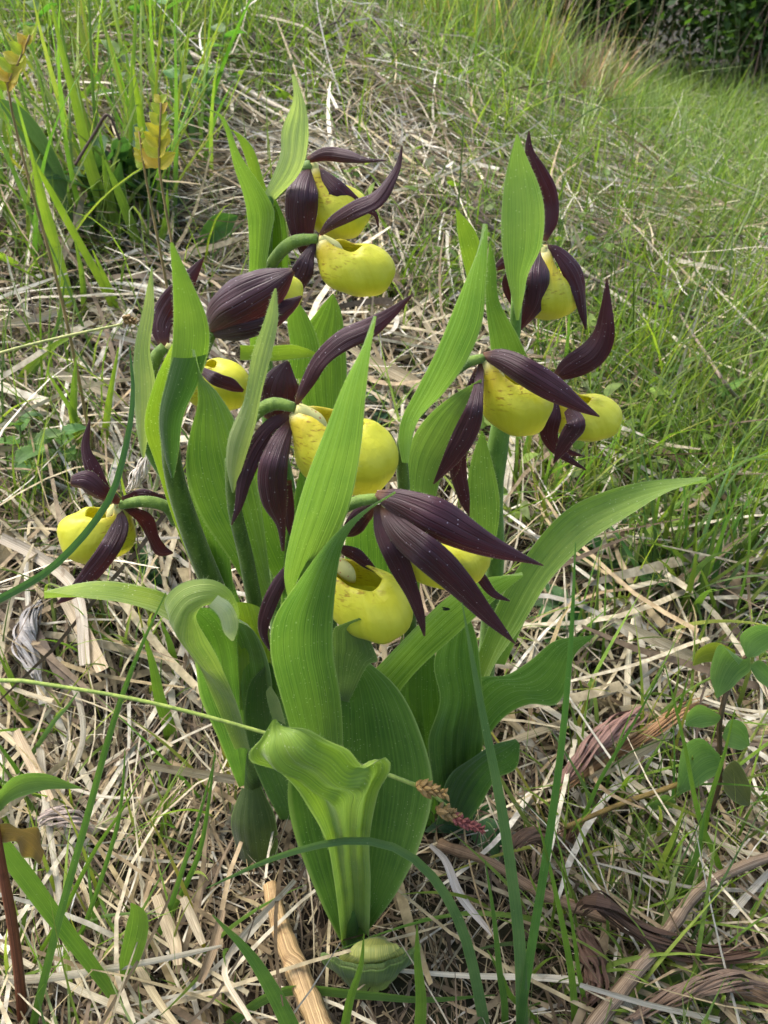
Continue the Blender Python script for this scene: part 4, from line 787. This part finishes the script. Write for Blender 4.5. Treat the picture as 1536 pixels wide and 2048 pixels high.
for r_, c_ in (([(312, 1790, 22), (335, 1850, 28), (350, 1890, 26), (356, 1930, 16)], (.46, .38, .25)), ([(366, 1795, 16), (385, 1840, 20), (406, 1888, 14)], (.50, .43, .30)), ([(445, 1820, 14), (425, 1900, 20), (400, 1965, 14)], (.34, .25, .15))):
    lone('dead_leaf', r_, [gy(r_[0][0], r_[0][1], .03), gy(r_[-1][0], r_[-1][1], .02)], c_, 'straw', 'short broad dead grass leaf in the dark gap left of the orchid foot', 'dead leaf', 'dead leaves at lower left', m=7, cup=.1)
for lb, (r_, c_) in zip(('broad pale straw slanting below the low left flower', 'bent white straw running out from the left edge', 'short tan straw above the brown-edged leaf', 'flat straw pointing at the foot of the curled-leaf shoot', 'wide pale straw beside the tip of the wavy right leaf', 'straw lying along the rust-brown rolled leaf', 'kinked pale straw beside the thick tan stem', 'white straw along the bottom right dead stems', 'grey curled straw arching from the right orchid foot', 'wide tan straw behind the central flower', 'pale straw left of the pale outer bract', 'flat straw behind the dark arching left blade', 'broad straw at the far left under the tall grass'), (([(120, 1180, 26), (160, 1250, 30), (205, 1340, 28)], (.58, .47, .31)), ([(0, 1075, 22), (70, 1110, 24), (150, 1180, 24), (170, 1330, 22)], (.55, .48, .37)), ([(30, 1460, 20), (60, 1520, 22), (100, 1600, 18)], (.44, .35, .23)), ([(290, 1530, 14), (380, 1545, 18), (470, 1560, 18)], (.53, .43, .28)), ([(1230, 1240, 10), (1330, 1290, 26), (1400, 1320, 20)], (.62, .55, .40)), ([(1180, 1560, 16), (1290, 1500, 18), (1340, 1470, 14)], (.5, .4, .25)), ([(500, 2040, 12), (450, 1930, 12), (590, 1760, 10)], (.60, .52, .38)), ([(1160, 1970, 10), (1300, 2010, 12), (1440, 2040, 12)], (.62, .56, .44)), ([(860, 1690, 8), (890, 1720, 14), (920, 1790, 18), (985, 1870, 8)], (.50, .46, .42)), ([(690, 690, 8), (740, 720, 22), (820, 760, 26), (870, 790, 10)], (.52, .43, .28)), ([(330, 700, 8), (230, 672, 10), (120, 650, 8)], (.6, .54, .42)), ([(240, 800, 16), (180, 770, 20), (90, 740, 18)], (.52, .44, .30)), ([(130, 620, 12), (60, 640, 18), (-20, 655, 18)], (.58, .5, .36)))):
    lone('dry_straw', r_, [gy(r_[0][0], r_[0][1], .03), gy(r_[-1][0], r_[-1][1], .03)], c_, 'straw', lb, 'straw')

# ------------------------------------------------------------------ herbs and seedlings
def oval_leaf_mesh(name, L, W, tipp=1.0, serr=0, droop=.25, mat='weed', seed=0):
    n, m = 16, 9; t = np.linspace(0, 1, n); u = np.linspace(-1, 1, m)
    wv = W / 2 * np.sin(np.pi * t ** .8) ** .85 * (1 - .25 * t * tipp) + 1e-5
    if serr: wv = wv * (1 + serr * (np.arange(n) % 2))
    X = t * L; g = np.zeros((n, m, 3)); g[..., 0] = X[:, None]; g[..., 1] = wv[:, None] * u[None]
    rr = random.Random(seed)
    g[..., 2] = (np.abs(u)[None] * wv[:, None] * .35) - droop * L * (t ** 2)[:, None] + .04 * W * np.sin(t * 9 + rr.random() * 6)[:, None] * np.abs(u)[None]
    return sheet_mesh(name, g, [M[mat], M['hair']])
def put_leaf(root, p, az, el, roll, me, col, name='leaf', parent=None):
    o = link(name, me, parent or root, col); o.matrix_local = Matrix.Translation(Vector(p)) @ Matrix.Rotation(az, 4, 'Z') @ Matrix.Rotation(-el, 4, 'Y') @ Matrix.Rotation(roll, 4, 'X'); return o
# oval-leaved seedling at right, leaves placed one by one
sdl = thing('oval_leaf_seedling', 'woody seedling with glossy oval purple-tinged leaves right of the orchids', 'seedling', gnd(1400, 1690))
ys_ = float(sdl.location[1]); 
stem_tube('stem', sdl, [(1395, 1690, 10), (1440, 1560, 10), (1440, 1440, 10), (1475, 1330, 9), (1510, 1300, 7)], [ys_, ys_ * 1.02, ys_ * 1.05, ys_ * 1.1], (.11, .075, .035), 'bark', hairs=0)
for L_, R_, dy, c_ in (([(1478, 1330), (1440, 1290), (1420, 1340), (1432, 1395)], [(1500, 1315), (1500, 1340), (1470, 1370), (1435, 1397)], 1.06, (.115, .21, .06)),
                       ([(1440, 1510), (1400, 1475), (1365, 1500), (1352, 1590)], [(1442, 1520), (1440, 1545), (1400, 1570), (1355, 1592)], .98, (.11, .21, .06)),
                       ([(1445, 1545), (1470, 1520), (1500, 1570), (1500, 1610)], [(1445, 1555), (1450, 1585), (1480, 1610), (1498, 1612)], .98, (.085, .10, .045)),
                       ([(1490, 1310), (1480, 1270), (1520, 1250), (1560, 1262)], [(1495, 1316), (1520, 1310), (1545, 1290), (1562, 1264)], 1.08, (.12, .22, .06)),
                       ([(1470, 1300), (1430, 1285), (1395, 1300), (1385, 1330)], [(1472, 1306), (1450, 1320), (1410, 1325), (1387, 1332)], 1.1, (.16, .20, .03)),
                       ([(1440, 1430), (1400, 1410), (1375, 1425), (1370, 1450)], [(1442, 1436), (1430, 1450), (1400, 1455), (1372, 1452)], 1.03, (.13, .23, .06)),
                       ([(1500, 1330), (1520, 1320), (1550, 1350), (1570, 1380)], [(1500, 1336), (1515, 1360), (1545, 1380), (1568, 1382)], 1.06, (.11, .21, .06)),
                       ([(1445, 1470), (1460, 1440), (1490, 1450), (1500, 1490)], [(1446, 1476), (1460, 1495), (1480, 1500), (1499, 1492)], 1.02, (.12, .22, .06)),
                       ([(1350, 1600), (1330, 1590), (1310, 1600), (1292, 1615)], [(1352, 1606), (1335, 1618), (1315, 1620), (1293, 1617)], 1.0, (.12, .22, .06))):
    edge_sheet('leaf', sdl, L_, R_, ys_ * dy, c_, 'weed', cup=.12, pleat=0, n=18, m=11, hairs=0, fold=.05)
# red-stemmed plant at the left edge
rp = thing('red_stem_plant', 'plant with a red-brown jointed stem and brown-edged leaves at the left edge', 'plant', gnd(40, 2040))
stem_tube('stem', rp, [(48, 2070, 20), (38, 1950, 20), (22, 1830, 20), (5, 1740, 18), (-10, 1640, 14), (-15, 1580, 10)], [.198, .20, .205, .21], (.20, .065, .028), 'bark', hairs=0)
edge_sheet('leaf', rp, [(-15, 1600), (30, 1552), (90, 1548), (163, 1575)], [(-15, 1640), (20, 1605), (80, 1582), (163, 1577)], [.208, .21, .212], (.12, .21, .045), 'weed', cup=.15, pleat=0, hairs=0)
edge_sheet('leaf', rp, [(-10, 1650), (30, 1650), (70, 1660), (88, 1700)], [(-10, 1680), (30, 1690), (60, 1720), (80, 1730)], [.208, .207, .206], (.15, .10, .035), 'weed', cup=.1, pleat=0, wave=.1, hairs=0, label='withered red-brown leaf')
# plants with dark toothed leaves, broad herbs
def herb(px, py, lift, n, L, W, label, group, col, kind='herb', hgt=.04, serr=0, el=.35, spread_=1.0):
    b = gnd(px, py); t = thing(kind, label, 'herb', b, group); hh = hgt; tube = tube_mesh('stem', np.array([[0, 0, -.004], [0, 0, hh * .5], [hh * .1, 0, hh]]), [.0012, .001, .0007], M['stem'], 6); link('stem', tube, t, (.10, .16, .04))
    for i in range(n):
        a = i * 2.4 + random.uniform(-.4, .4); q = (i + 1) / n; me = oval_leaf_mesh('leaf', L * random.uniform(.7, 1.1), W * random.uniform(.8, 1.1), 1, serr, random.uniform(.1, .5), seed=i)
        cc = tuple(c * random.uniform(.8, 1.25) for c in col); put_leaf(t, (hh * .1 * q, 0, hh * (.15 + .85 * q)), a, el + random.uniform(-.2, .4), random.uniform(-.4, .4), me, cc)
    return t
DK, MD, LT = (.045, .11, .035), (.08, .17, .03), (.12, .22, .035)
for p in ((1110, 1240), (1150, 1280), (1090, 1290)): herb(*p, 0, 7, .022, .015, 'low herb with dark toothed leaflets right of the orchid leaves', 'toothed herbs by the right leaf', DK, hgt=.02, serr=.22)
herb(300, 1180, 0, 8, .026, .016, 'herb with dark toothed leaves under the low left flower', None, DK, hgt=.02, serr=.25)
herb(165, 1255, 0, 4, .03, .02, 'small yellowing toothed leaf rosette under the left pointing orchid leaf', None, (.18, .2, .03), hgt=.012, serr=.25, el=.1)
for p in ((90, 1010), (60, 960), (140, 990)): herb(*p, 0, 9, .024, .016, 'upright toothed herb at the left edge among straw', 'toothed herbs at the left edge', MD, hgt=.06, serr=.2)
for p in ((1250, 1170), (1230, 1130), (1200, 1150)): herb(*p, 0, 6, .045, .019, 'broad smooth-leaved rosette behind the long orchid leaf', 'broad rosettes behind the long leaf', DK, hgt=.015)
herb(950, 1660, 0, 6, .034, .017, 'dark oval leaves on the ground below the right orchid leaves', None, DK, hgt=.012, el=.15)
herb(770, 850, 0, 5, .05, .022, 'dark bluish toothed leaf between the central flower and the slanting bract', None, (.05, .105, .05), hgt=.02, serr=.12)
for p in ((1330, 1630), (1280, 1690), (1180, 1790)): herb(*p, 0, 5, .012, .008, 'tiny pale scalloped herb in the straw at right', 'tiny herbs in the straw', LT, hgt=.012, serr=.2)
for p in ((340, 180), (290, 170), (370, 250), (250, 300), (420, 330), (360, 350), (60, 80), (100, 200), (450, 240)): herb(*p, 0, 10, .032, .026, 'round-leaved herb standing in the tall grass at the back left', 'round-leaved herbs at the back left', MD, hgt=.11)
for p in ((960, 250), (880, 300), (1050, 330), (1220, 350), (1260, 420), (960, 560), (900, 620), (1330, 830), (1420, 880), (1480, 560), (1300, 690), (1380, 560), (1440, 470)): herb(*p, 0, 10, .026, .012, 'leafy green herb on the sunny slope behind the orchids', 'leafy herbs on the slope', LT, hgt=.06, el=.7)
# yellow fern-like fronds
def frond(px, py, Y, tipx, tipy, label, n=7):
    p0 = at(px, py, Y); p1 = at(tipx, tipy, Y); b = gnd(px, py + 200); b = np.array([p0[0], p0[1], float(terrain(p0[0], p0[1]))]); t = thing('yellow_frond', label, 'fern', b)
    pts = np.array([b, b * .5 + p0 * .5 + np.array([.004, 0, 0]), p0, p0 * .5 + p1 * .5, p1]) - b; ts = np.linspace(0, 1, 20); sp_ = catmull(pts[:, [0, 2, 1]], ts)[:, [0, 2, 1]]
    link('stem', tube_mesh('stem', sp_, [.0018, .0013, .0008], M['stem'], 6), t, (.24, .17, .06)); L = np.linalg.norm(p1 - p0)
    for i in range(n):
        q = i / (n - 1); c = p0 + (p1 - p0) * q - b
        for sd_ in (-1, 1):
            me = oval_leaf_mesh('leaflet', L * (.40 - .22 * q), L * (.30 - .16 * q), 1, .16, .1, seed=i); a = (0 if sd_ > 0 else math.pi) + random.uniform(-.5, .5)
            put_leaf(t, c, a, .75 + random.uniform(-.15, .25), sd_ * random.uniform(.9, 1.4), me, random.choice([(.34, .36, .04), (.38, .33, .04), (.27, .34, .035), (.42, .29, .045)]), 'leaflet')
frond(318, 335, .62, 322, 205, 'yellow-green unfurling frond standing in the grass at left'); frond(288, 335, .63, 278, 262, 'small orange-tinged frond beside the taller one')
frond(15, 180, .6, 60, 70, 'yellow-orange frond at the upper left edge')
# dark strap leaf at the left edge
for r_, c_, lb in (([(150, 520, 8), (135, 420, 22), (105, 340, 40), (60, 265, 46), (22, 218, 30), (-10, 198, 4)], (.05, .10, .04), 'dark broad drooping strap leaf at the upper left edge'), ([(385, 560, 6), (398, 500, 10), (420, 468, 40), (448, 446, 46), (475, 432, 4)], (.05, .12, .03), 'dark oval leaf on a short stalk left of the tallest shoot'), ([(225, 520, 8), (238, 440, 30), (232, 380, 40), (240, 325, 4)], (.05, .11, .03), 'dark upright broad leaf at the base of the tall grass')):
    q = float(gnd(r_[0][0], r_[0][1])[1]); lone('strap_plant', r_, [q, q * .99, q * .97], c_, 'weed', lb, 'plant', m=9, n=24, fold=.2, wave=.05)
# tall grass tufts
def tuft(px, py, n, hgt, wd, label, group, cols, lean=0.0, sprd=.25, name='grass_tuft', mat='blade'):
    b = gnd(px, py); t = thing(name, label, 'grass tuft', b, group)
    for i in range(n):
        a = random.uniform(0, 2 * math.pi); e = random.gauss(1.35, sprd); L = hgt * random.uniform(.55, 1.1); dr = random.uniform(.05, .9)
        V = ribbons(1, np.array([b[0] + random.gauss(0, .012)]), np.array([b[1] + random.gauss(0, .012)]), np.array([a + lean]), np.array([L]), np.array([wd * random.uniform(.6, 1.15)]), np.array([e]), np.array([dr]), np.array([random.gauss(0, .3)]), np.array([random.gauss(0, .8)]), 9)[0]
        mid = V.mean(1); g = np.stack([V[:, 0], mid + np.array([0, 0, wd * .1]), V[:, 1]], 1) - b
        link('blade', sheet_mesh('blade', g, [M[mat]]), t, tuple(c * random.uniform(.8, 1.2) for c in random.choice(cols)))
    return t
GC = [tuple(c) for c in GREEN]
for p in ((200, 520), (150, 470), (260, 480), (310, 500), (90, 560), (60, 420), (20, 500), (330, 420), (180, 400), (280, 380), (120, 300), (380, 300), (200, 260), (50, 250), (300, 260), (420, 400), (140, 180), (340, 150), (30, 130), (240, 130)):
    tuft(*p, 11, .26, .0075, 'tall bright green grass tuft on the bank left of the orchids', 'tall grass tufts on the left bank', GC[:4])
for p in ((1350, 1230), (1400, 1250), (1460, 1200), (1320, 1200), (1290, 1130)):
    tuft(*p, 18, .17, .0062, 'dark green drooping grass tuft right of the long orchid leaf', 'dark tufts right of the long leaf', [GC[2], GC[5], GC[0]], sprd=.35)
for p in ((1060, 1010), (1100, 1060), (1040, 960), (1160, 1040), (1210, 1000)):
    tuft(*p, 16, .12, .0042, 'fine light green grass tuft behind the right-hand flowers', 'fine tufts behind the right flowers', [GC[1], GC[3], GC[0]])
for p in ((700, 330), (760, 400), (830, 480), (880, 420), (640, 260), (740, 210), (840, 250), (950, 470), (1150, 500), (1230, 540), (500, 180), (560, 240), (440, 120), (1000, 380), (600, 150), (680, 120), (800, 150), (860, 180), (720, 280), (920, 330), (1090, 420), (1180, 420), (1290, 480), (1350, 420), (1440, 560), (1400, 680), (1490, 760), (540, 60), (640, 40)):
    tuft(*p, 9, .14, .0052, 'loose green grass tuft on the slope behind the flowers', 'loose tufts on the slope', GC[:5] + [(.22, .31, .045)])
for p in ((1250, 900), (1330, 950), (1420, 980), (1500, 1060), (1450, 1130), (1240, 1260), (1180, 1340), (1300, 1500), (1370, 1590), (1250, 1640), (1110, 1720), (1450, 1720), (1500, 1900), (1230, 1920), (1050, 1860), (1160, 1480), (1480, 1450), (1400, 1350), (1520, 1620), (1330, 1760)):
    tuft(*p, 11, .12, .0038, 'slender green grass tuft growing through the straw right of the orchids', 'slender tufts in the straw at right', GC[:4], sprd=.35)
for p in ((100, 1760), (180, 1900), (300, 1720), (50, 1950), (400, 1960), (250, 1360), (100, 1450), (330, 1300), (60, 1060), (200, 1070), (30, 1650), (420, 1640), (280, 1100), (110, 880)):
    tuft(*p, 9, .11, .0036, 'slender green grass tuft growing through the straw left of the orchids', 'slender tufts in the straw at left', GC[:4], sprd=.35)
for p in ((1120, 880), (1180, 820), (1280, 780), (1360, 800), (1450, 840), (1500, 700), (1250, 700), (1160, 700), (1330, 620), (1240, 610), (1450, 650), (1500, 930), (1380, 900), (1080, 780)):
    tuft(*p, 12, .13, .0045, 'lush green grass tuft on the ground right of the flowers', 'lush tufts right of the flowers', GC[:4] + [(.2, .28, .05)], sprd=.4)
for p in ((250, 480), (310, 470), (200, 500), (280, 440)): herb(*p, 0, 12, .06, .028, 'dark leafy weed at the foot of the tall grass on the left bank', 'dark weeds under the tall grass', (.045, .11, .03), hgt=.09, el=.6)
YG, MG, DG = (.20, .30, .035), (.14, .23, .035), (.075, .14, .035)
for base, lst, lb in (((232, 520), [([(232, 520, 26), (212, 430, 28), (180, 330, 24), (155, 220, 18), (128, 120, 12), (103, 10, 4)], YG), ([(245, 520, 14), (228, 430, 18), (212, 360, 12), (205, 310, 3)], MG)], 'grass clump with one very tall broad blade, left bank'),
    ((290, 545), [([(290, 545, 20), (262, 450, 20), (235, 380, 15), (210, 320, 3)], MG), ([(300, 540, 14), (330, 450, 14), (335, 380, 3)], MG)], 'broad forked grass clump beside the dark upright leaf'),
    ((160, 655), [([(160, 655, 16), (136, 590, 22), (108, 490, 24), (82, 390, 18), (62, 300, 4)], YG), ([(168, 650, 10), (165, 560, 12), (150, 480, 3)], MG)], 'leaning bright broad-bladed grass clump rising out of the straw bank'),
    ((240, 645), [([(240, 645, 12), (200, 560, 15), (150, 470, 15), (100, 380, 12), (70, 325, 3)], YG), ([(245, 640, 10), (225, 590, 12), (185, 500, 3)], YG)], 'slanting yellow-green grass clump left of the pale bract'),
    ((262, 480), [([(262, 480, 8), (261, 330, 8), (264, 180, 8), (270, 60, 7), (272, -40, 3)], MG), ([(288, 320, 12), (282, 240, 15), (272, 175, 10), (266, 130, 3)], YG)], 'needle-straight dark grass stalk with a short bright blade'),
    ((200, 430), [([(200, 430, 7), (194, 300, 7), (184, 150, 6), (178, 0, 5)], DG), ([(190, 420, 6), (160, 250, 6), (120, 40, 4), (112, -20, 2)], DG)], 'pair of thin dark grass stalks crossing the back left'),
    ((100, 420), [([(100, 420, 12), (78, 320, 18), (55, 240, 15), (28, 190, 4)], YG), ([(95, 420, 6), (70, 300, 7), (35, 150, 6), (0, 50, 3)], DG)], 'bright bent grass clump beside the dark strap leaf'),
    ((205, 935), [([(200, 935, 14), (208, 880, 16), (220, 790, 12), (237, 695, 3)], YG), ([(200, 930, 12), (165, 860, 12), (130, 800, 9), (95, 745, 3)], MG), ([(190, 930, 12), (150, 860, 16), (148, 780, 14), (152, 715, 3)], MG)], 'short fresh grass clump behind the low left flower'),
    ((40, 800), [([(20, 830, 8), (70, 740, 9), (112, 660, 8), (130, 560, 3)], DG), ([(0, 830, 12), (50, 745, 16), (110, 690, 12), (155, 668, 3)], YG)], 'dark arching blade and a yellow-tipped flat blade at the left edge')):
    b = gnd(*base); t = thing('grass_tuft', lb, 'grass tuft', b)
    for r_, c_ in lst: mid_sheet('blade', t, r_, [b[1], b[1] * .985, b[1] * .96], c_, 'blade', n=20, m=5, cup=0, pleat=0, wave=.02, fold=.15, hairs=0, twist=[0, 15, 25])
sg2 = thing('sedge_stalk', 'straight pale sedge stalk with a small brown head, pointing at the pale left bract', 'sedge', gnd(-150, 760))
stem_tube('stalk', sg2, [(-150, 760, 6), (0, 706, 6), (120, 675, 6), (245, 648, 5)], [.44, .43, .42, .41], (.32, .34, .12), hairs=0, sides=7)
sg = sg2; seed_spike(258, 640, .41, .3, 20, .008, (.28, .18, .06), .004)
TAN = [(.50, .41, .22), (.44, .34, .16), (.55, .47, .28), (.40, .34, .12)]
for p in ((1180, 225), (1225, 235), (1150, 240), (1200, 245)):
    tuft(*p, 70, .26, .0055, 'pale dry tan grass tussock in front of the dark bushes', 'dry tussocks before the bushes', TAN, sprd=.28, mat='straw')
for p in ((1090, 190), (1040, 190), (990, 170), (940, 150), (890, 120), (850, 100), (1070, 220)):
    tuft(*p, 34, .32, .0055, 'tall mixed green and dry grass clump at the crest', 'tall clumps at the crest', TAN[1:2] + GC[:4] + [(.22, .2, .1)], sprd=.2)
for i in range(26):
    px = 980 + i * 22 + random.uniform(-10, 10); py = 120 + (px - 980) * .16 + random.uniform(-15, 25)
    tuft(px, min(py + 22, 235), 9 if px < 1300 else 3, .75, .005, 'thin upright dry reed stalks at the edge of the bushes', 'dry stalks at the bushes', [(.25, .21, .13), (.2, .17, .1), (.33, .28, .18), (.16, .16, .07)], sprd=.12, mat='straw', name='dry_stalks')
# dark dead umbel heads
for (px, py) in ((590, 80), (640, 70), (560, 110), (780, 110)):
    b = gnd(px, py + 70); t = thing('dead_umbel', 'dark brown dead seed head on a thin stalk at the back', 'dead plant', b, 'dead seed heads at the back'); c = at(px, py, b[1]) - b
    link('stalk', tube_mesh('stalk', np.array([[0, 0, 0], c * .5 + np.array([.01, 0, 0]), c]), [.0015, .0012, .001], M['bark'], 6), t, (.12, .085, .06))
    for i in range(14):
        a = random.uniform(0, 6.28); d = np.array([math.cos(a), math.sin(a), random.uniform(-.2, .7)]) * random.uniform(.03, .08); e = c + d
        P_ = np.array([c, c + d * .5 + rng.normal(0, .006, 3), e]); ry = link('ray', tube_mesh('ray', P_, [.001, .0008, .0022], M['bark'], 5), t, (.10, .07, .05))
# small yellow meadow flowers far behind
for (px, py) in ((940, 12), (938, 90), (1214, 176), (1402, 234)):
    b = gnd(px, py + 40); t = thing('yellow_flower', 'tiny yellow wildflower in the far meadow grass', 'wildflower', b, 'yellow wildflowers far behind'); c = at(px, py, b[1]) - b
    link('stem', tube_mesh('stem', np.array([[0, 0, 0], c * .5, c]), [.0012, .001, .001], M['stem'], 5), t, (.1, .18, .03))
    for i in range(5): put_leaf(t, c, i * 1.2566, .5, 0, oval_leaf_mesh('petal', .016, .014, .3, 0, .1), (.75, .6, .02), 'petal')
# little black fly on the leaf
fl = thing('small_fly', 'tiny black fly sitting on the leaf below the drooping flower', 'insect', at(893, 1221, .262))
bm_ = tube_mesh('body', np.array([[-.0016, 0, .0006], [-.0006, 0, .0007], [.0005, 0, .0008], [.0014, 0, .0007]]), [.0003, .0007, .0007, .0003], M['bark'], 7); link('body', bm_, fl, (.012, .012, .012))
for i in (-1, 1): put_leaf(fl, (0, 0, .001), math.pi + i * .35, .2, 0, oval_leaf_mesh('wing', .0024, .001, .5, 0, .1), (.04, .04, .04), 'wing')

# ------------------------------------------------------------------ bushes behind
def bush(x, y, rad, hgt, label, col, n=13000, seed=0):
    r2 = np.random.default_rng(seed); z = float(terrain(x, y)); t = thing('dark_bush', label, 'bush', (x, y, z), 'bushes at the back right')
    for i in range(7):
        a = r2.uniform(0, 6.28); e = np.array([math.cos(a) * rad * .6, math.sin(a) * rad * .6, hgt * r2.uniform(.6, .95)]); m_ = e * .5 + r2.normal(0, .06, 3)
        link('branch', tube_mesh('branch', catmull(np.array([[0, 0, -.02], m_, e])[:, [0, 2, 1]], np.linspace(0, 1, 8))[:, [0, 2, 1]], [.018, .012, .004], M['bark'], 6), t, (.09, .07, .05))
    cl = r2.normal(0, 1, (46, 3)); cl /= np.linalg.norm(cl, axis=1, keepdims=True); cl *= r2.uniform(.35, 1, (46, 1)); cl[:, 2] = np.abs(cl[:, 2]) * 1.0
    ctr = cl * np.array([rad, rad, hgt * .55]) + np.array([0, 0, hgt * .42 * 1]); ctr[:, 2] = np.maximum(ctr[:, 2] - hgt * .3 * r2.random(46), .08)
    pk = ctr[r2.integers(0, 46, n)] + r2.normal(0, .10, (n, 3)) * np.array([1, 1, .9]); az = r2.uniform(0, 6.28, n); el = r2.normal(.2, .6, n); L = r2.uniform(.024, .055, n)
    d = np.stack([np.cos(az) * np.cos(el), np.sin(az) * np.cos(el), np.sin(el)], -1); sd_ = np.stack([-np.sin(az), np.cos(az), r2.normal(0, .5, n)], -1) * (L * .28)[:, None]
    V = np.stack([pk, pk + d * L[:, None] * .45 + sd_, pk + d * L[:, None], pk + d * L[:, None] * .45 - sd_], 1); me = bpy.data.meshes.new('crown'); F = np.arange(n * 4).reshape(n, 4)
    me.from_pydata(V.reshape(-1, 3).tolist(), [], F.tolist()); a = me.attributes.new('Col', 'FLOAT_COLOR', 'POINT'); cc = np.ones((n, 4, 4), np.float32)
    cc[:, :, :3] = (np.array(col)[None] * r2.normal(1, .25, (n, 1)).clip(.4, 1.7))[:, None]; a.data.foreach_set('color', cc.ravel()); me.materials.append(M['green_mass']); link('crown', me, t)
for i, (x, y, rd, hg) in enumerate([(1.62, 3.9, .5, 1.3), (1.22, 4.4, .5, 1.2), (2.1, 3.9, .5, 1.5), (.85, 4.7, .55, 1.2), (2.65, 4.0, .6, 1.6), (1.4, 5.8, .95, 2.2), (2.5, 5.9, 1.0, 2.4), (.5, 6.0, 1.0, 2.0), (3.7, 6.0, 1.2, 2.6)]):
    bush(x, y, rd, hg, ['dense dark green bush behind the dry stalks', 'low scrubby bush behind the tan tussock', 'dense dark green bush at the right edge', 'small bush behind the tall dry grass', 'outermost dark bush beyond the right edge', 'tall bush behind the front row', 'tall dark bush at the far right', 'far bush behind the dry grass crest', 'far tall bush beyond the right edge'][i], (.055, .11, .028), seed=i)

# ------------------------------------------------------------------ the meadow goes on to both sides
OUTER = True
straw_layer('side_straw', 9000, .05, 1.2, (.05, .17), (.0012, .0042), 5, .035, 'matted dry straw farther out on both sides')
straw_layer('side_meadow_straw', 22000, 1.0, 4.2, (.08, .24), (.002, .0045), 4, .075, 'matted dry grass of the meadow farther out')
blade_layer('side_grass', 22000, .4, 4.2, (.06, .2), (.002, .005), 4, 'green meadow grass farther out on both sides', thr=-.15)
OUTER = False
